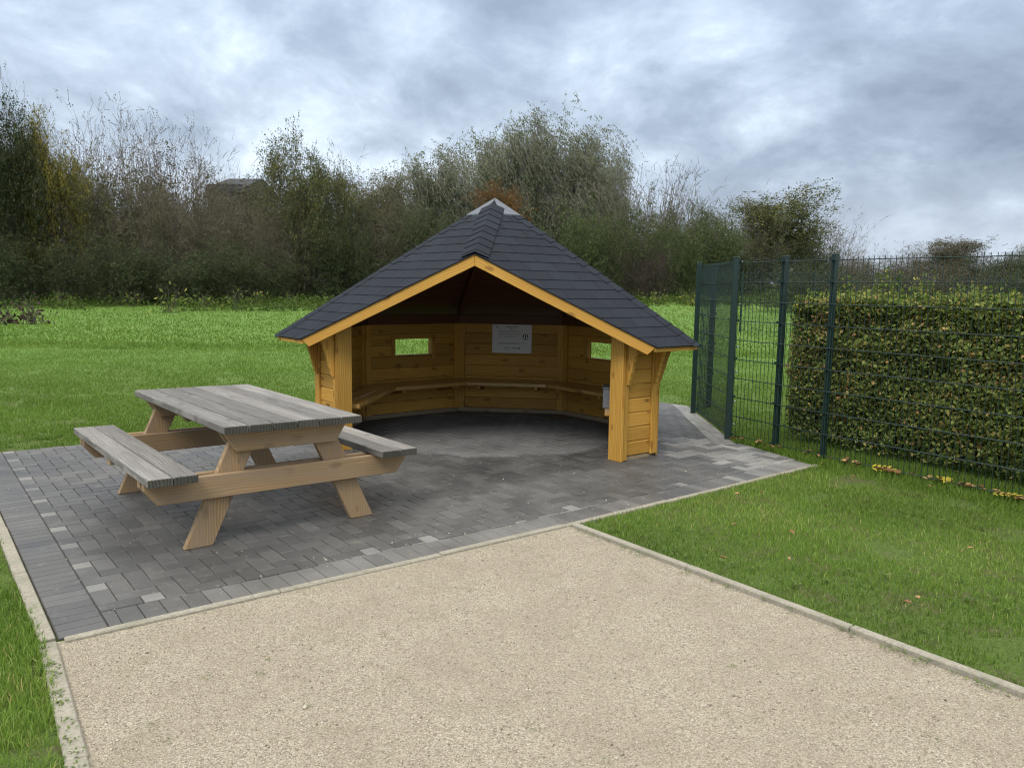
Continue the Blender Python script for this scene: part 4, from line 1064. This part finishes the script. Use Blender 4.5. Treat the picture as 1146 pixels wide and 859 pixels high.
# ------------------------------------------------------------------ clipped hedge
hg=empty('hedge',(2.90,8.10,0),math.atan2(-.828,.560),label='clipped hornbeam hedge with green, olive and rusty leaves behind the fence',cat='hedge')
rn=np.random.default_rng(12); LH,WH_,HH=9.0,.95,1.49
def hnoise(a,b,s,seed): return vnoise(a+100,b+100,s,seed)
def shell(n,face):
    s=rn.uniform(0,LH,n); z=rn.uniform(.06,HH,n); t=rn.uniform(0,WH_,n); dep=np.abs(rn.normal(0,.055,n))+rn.exponential(.03,n)-.03
    if face=='front': y=dep+ (hnoise(s,z,2.3,51)-.5)*.16+(hnoise(s,z,6.5,57)-.5)*.09; x=s
    elif face=='end': x=dep+(hnoise(t,z,2.3,52)-.5)*.1; y=t
    elif face=='back': y=WH_-dep; x=s
    else: z=HH-dep*.8+(hnoise(s,t,2.5,53)-.5)*.12+(hnoise(s,t,7.0,59)-.5)*.06; x=s; y=t
    return np.stack([x,y,z],-1)
Pf=shell(74000,'front'); Pe=shell(10000,'end'); Pt=shell(30000,'top'); Pb=shell(8000,'back')
# thin, twiggy foot
kf=lambda P: P[rn.random(len(P))<np.clip((P[:,2]-.02)/.30,.12,1)]
P=np.concatenate([kf(Pf),kf(Pe),Pt,kf(Pb)]); n=len(P)
patch=hnoise(P[:,0],P[:,2]+P[:,1],3.1,54)
rnd=np.clip(.60*rn.random(n)+.40*patch+.08*(P[:,2]/HH-.5)-.04,0,1); rnd=np.where(rn.random(n)<.05,rn.uniform(.85,1,n),rnd)
v,f,a=leaf_cards(P,.047,rn,rnd,fold=.5,aspect=.62)
np_mesh('foliage',v,f,M['hedge'],hg,{'rnd':a})
# soft pale shoots on top
cl=[];S=[]
for i in range(650):
    x,y=rn.uniform(0,LH),rn.uniform(0,WH_); h=rn.gamma(2.0,.055); dx,dy=rn.normal(0,.02,2)
    S.append([x,y,HH-.06,x+dx,y+dy,HH+h,.0035,.0015])
    for k in range(int(6+h*70)): t=rn.uniform(.1,1); cl.append([x+dx*t+rn.normal(0,.022),y+dy*t+rn.normal(0,.022),HH-.05+(h+.05)*t])
for i in range(26000):
    x,y=rn.uniform(-.04,LH),rn.uniform(-.03,WH_); hh=hnoise(np.array(x),np.array(y),4.0,58)
    cl.append([x,y,HH-.12+rn.random()**1.3*(.10+.13*float(hh))])
cl=np.array(cl); v,f,a=leaf_cards(cl,.040,rn,rn.random(len(cl)),fold=.4); np_mesh('young_shoots',v,f,M['shoot'],hg,{'rnd':a})
for i in range(0,46):
    x=.1+i*.2+rn.normal(0,.02)
    for _ in range(9):
        y=rn.uniform(.12,WH_-.1); S.append([x,WH_/2+rn.normal(0,.04),-.05,x+rn.normal(0,.05),y,.45,.013,.010]); z=.45
        S.append([S[-1][3],S[-1][4],.45,x+rn.normal(0,.14),rn.uniform(.03,WH_-.03),HH*rn.uniform(.7,.98),.009,.003])
for i in range(2600):
    x,z=rn.uniform(0,LH),rn.uniform(.08,HH-.05); S.append([x,.16,z,x+rn.normal(0,.07),rn.uniform(-.01,.05),z+rn.normal(.03,.05),.004,.0015])
tv,tf=tubes(S,4); np_mesh('branches',tv,tf,M['bark'],hg)
# dense leaf-shaded inner growth
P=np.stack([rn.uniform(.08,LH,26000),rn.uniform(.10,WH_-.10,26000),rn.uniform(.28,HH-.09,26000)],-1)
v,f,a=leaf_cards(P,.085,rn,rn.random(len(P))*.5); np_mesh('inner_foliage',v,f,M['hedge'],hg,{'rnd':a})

# taller grass under the fence where the mower does not reach
n=30000; s=rg.uniform(-1.2,4.2,n); dd=rg.normal(.12,.2,n); x=A_[0]+drn.x*s+.828*dd; y=A_[1]+drn.y*s+.56*dd
k=~in_paving(x,y,.02); x,y=x[k],y[k]; n=len(x); h=rg.uniform(.02,.085,n); w=.003; a=rg.uniform(0,2*PI,n); bx,by=rg.normal(0,.03,n),rg.normal(0,.03,n)
P=np.zeros((n,3,3)); P[:,0]=np.stack([x-np.cos(a)*w,y-np.sin(a)*w,np.full(n,-.01)],-1); P[:,1]=np.stack([x+np.cos(a)*w,y+np.sin(a)*w,np.full(n,-.01)],-1); P[:,2]=np.stack([x+bx,y+by,h],-1)
o=np_mesh('fence_grass',P.reshape(-1,3),np.arange(3*n).reshape(-1,3),M['blade'],attrs={'rnd':np.repeat(rg.uniform(.1,.75,n),3)}); tag(o,kind='stuff',label='longer grass growing under the mesh fence',cat='grass')

# ------------------------------------------------------------------ fallen leaves
def leaf_obj(x,y,size,rot,mat,label,pinnate=False,group=None):
    mb=MB()
    def one(cx,cy,l,w,a,curl):
        ca,sa=math.cos(a),math.sin(a)
        pts=[(-.5,0,0),(-.2,.5,.35),(.2,.42,.5),(.5,0,.2),(.2,-.42,.5),(-.2,-.5,.35)]
        ring=[(cx+l*p[0]*ca-w*p[1]*sa,cy+l*p[0]*sa+w*p[1]*ca,.012+curl*p[2]*w) for p in pts]
        mid=(cx,cy,.010); r_=R.random()
        for i in range(6): mb.poly([mid,ring[i],ring[(i+1)%6]],rnd=r_)
    if pinnate:
        for i in range(4):
            for s_ in (-1,1): one((i-1.5)*size*.26,s_*size*.24,size*.48,size*.17,s_*1.0,.5)
        one(size*.62,0,size*.45,size*.17,0,.5)
    else: one(0,0,size,size*.55,0,.7)
    o=mb.build('fallen_leaf',mat); o.location=(x,y,.040); o.rotation_euler=(R.uniform(-.3,.3),R.uniform(-.3,.3),rot)
    tag(o,label,'leaf',group); return o
def fp(s,d): return (A_[0]+drn.x*s-.828*d, A_[1]+drn.y*s-.56*d)
x,y=fp(.62,.02); leaf_obj(x,y,.15,-.4,M['leaf_y'],'yellow feathered leaf on bare soil nearest the fence post',True)
x,y=fp(1.10,-.02); leaf_obj(x,y,.13,1.2,M['leaf_y'],'bright upright yellow leaf at the foot of the wide fence panel')
x,y=fp(1.16,-.02); leaf_obj(x,y,.11,.4,M['leaf_y'],'paler yellow leaf leaning on the bright upright one')
x,y=fp(1.62,.04); leaf_obj(x,y,.15,-.7,M['leaf_y'],'long yellow feathered leaf farthest right along the fence foot',True)
x,y=fp(1.85,.05); leaf_obj(x,y,.13,-.2,M['leaf_b'],'pale tan leaf lying at the right edge below the fence')
for i in range(70):
    s_=R.choice((R.gauss(.28,.10),R.gauss(.65,.12),R.gauss(1.3,.16),R.gauss(1.75,.14),R.uniform(-.9,2.3),R.uniform(-1.1,0))); x,y=fp(s_,R.gauss(.02,.05)); leaf_obj(x,y,R.uniform(.04,.085),R.uniform(0,6),M['leaf_b'],'curled rust brown leaf in the litter along the fence foot',group='brown leaves along the fence foot')
for i in range(26):
    d=R.uniform(2.6,7); b=R.uniform(.12,.62); x,y=b*d,d
    if in_paving(np.array(x),np.array(y),.1) or in_gravel(np.array(x),np.array(y),.05): continue
    leaf_obj(x,y,R.uniform(.03,.055),R.uniform(0,6),M['leaf_b'],'small tan leaf lying in the right hand lawn',group='small leaves on the lawn')

# ------------------------------------------------------------------ sky and light
w=bpy.data.worlds.new('World'); bpy.context.scene.world=w; w.use_nodes=True; nt=w.node_tree; nt.nodes.clear(); N=NT(nt)
SUN_EL,SUN_AZ=math.radians(48),math.radians(200)     # azimuth measured clockwise from +Y: behind and slightly left
out=N.n('OutputWorld'); sky=N.n('TexSky',sky_type='NISHITA'); sky.sun_disc=False; sky.sun_elevation=SUN_EL; sky.sun_rotation=SUN_AZ
bg1=N.n('Background'); N.l(sky.outputs[0],bg1.inputs[0]); bg1.inputs[1].default_value=.1
tc=N.n('TexCoord').outputs['Generated']; sp_=N.n('SeparateXYZ'); N.l(tc,sp_.inputs[0])
zc=N.m('MAXIMUM',sp_.outputs[2],0.0); den=N.m('ADD',zc,.5)
cv=N.n('CombineXYZ'); N.l(N.m('DIVIDE',sp_.outputs[0],den),cv.inputs[0]); N.l(N.m('DIVIDE',sp_.outputs[1],den),cv.inputs[1]); 
p=cv.outputs[0]
big=N.noise(N.map(p,(1,1,1),(3.1,7.2,0)),2.1,9,.58,.4); med=N.noise(N.map(p,(1,1,1),(1.3,2.2,0),(0,0,.5)),6.0,8,.6,.3)
d=N.m('ADD',N.m('MULTIPLY',big,.70),N.m('MULTIPLY',med,.30))
for (px_,py_,amp,wid) in ((850,110,.03,.10),(1010,250,.075,.10),(180,50,.045,.16),(745,95,-.055,.06),(1090,150,-.13,.14),(560,20,-.03,.12),(1010,20,-.13,.12),(930,190,-.03,.07)):
    dv_=(fw+rt*((px_-573)/F)-up*((py_-429.5)/F)).normalized()
    dd_=N.n('VectorMath',operation='DISTANCE'); N.l(N.mix(.05,tc,N.noise(tc,7,4,.6,out=1),'ADD'),dd_.inputs[0]); dd_.inputs[1].default_value=(dv_.x+.025,dv_.y+.025,dv_.z+.025)
    g_=N.m('POWER',2.718,N.m('MULTIPLY',N.m('POWER',dd_.outputs['Value'],2.0),-1/(wid*wid))); d=N.m('MULTIPLY_ADD',g_,amp,d)
col=N.ramp(d,[(.33,(.165,.207,.27)),(.44,(.238,.293,.370)),(.52,(.335,.40,.482)),(.59,(.47,.545,.63)),(.68,(.68,.765,.84))])
# brighter overcast towards the zenith, slightly warmer veil at the horizon
lum=N.m('MULTIPLY_ADD',N.m('POWER',N.n('Clamp').outputs[0] if False else N.m('MINIMUM',zc,1.0),1.4),2.3,1.0)
hz=N.ramp(zc,[(0,1),(.16,0)])
col=N.mix(N.m('MULTIPLY',hz,.45),col,(.60,.65,.72))
col=N.mix(N.ramp(zc,[(.42,0),(.75,1)]),col,(.47,.465,.445)); bg2=N.n('Background'); N.l(col,bg2.inputs[0]); N.l(lum,bg2.inputs[1])
ms=N.n('MixShader'); N.l(N.ramp(d,[(.60,1),(.74,.72)]),ms.inputs[0]); N.l(bg1.outputs[0],ms.inputs[1]); N.l(bg2.outputs[0],ms.inputs[2]); N.l(ms.outputs[0],out.inputs[0])
sl=bpy.data.lights.new('sun','SUN'); sl.energy=1.35; sl.angle=math.radians(22); sl.color=(1,.94,.85); so=bpy.data.objects.new('sun',sl); C.objects.link(so)
dirv=Vector((math.sin(SUN_AZ)*math.cos(SUN_EL),math.cos(SUN_AZ)*math.cos(SUN_EL),math.sin(SUN_EL))); so.rotation_euler=dirv.to_track_quat('Z','Y').to_euler()
sc=bpy.context.scene; sc.view_settings.view_transform='Standard'; sc.view_settings.look='None'; sc.view_settings.exposure=.62; sc.view_settings.gamma=1
sc.view_settings.use_curve_mapping=False
sc.cycles.max_bounces=6; sc.cycles.diffuse_bounces=3; sc.cycles.transparent_max_bounces=4; sc.cycles.use_denoising=True; sc.cycles.denoising_prefilter='ACCURATE'; sc.cycles.filter_width=1.15
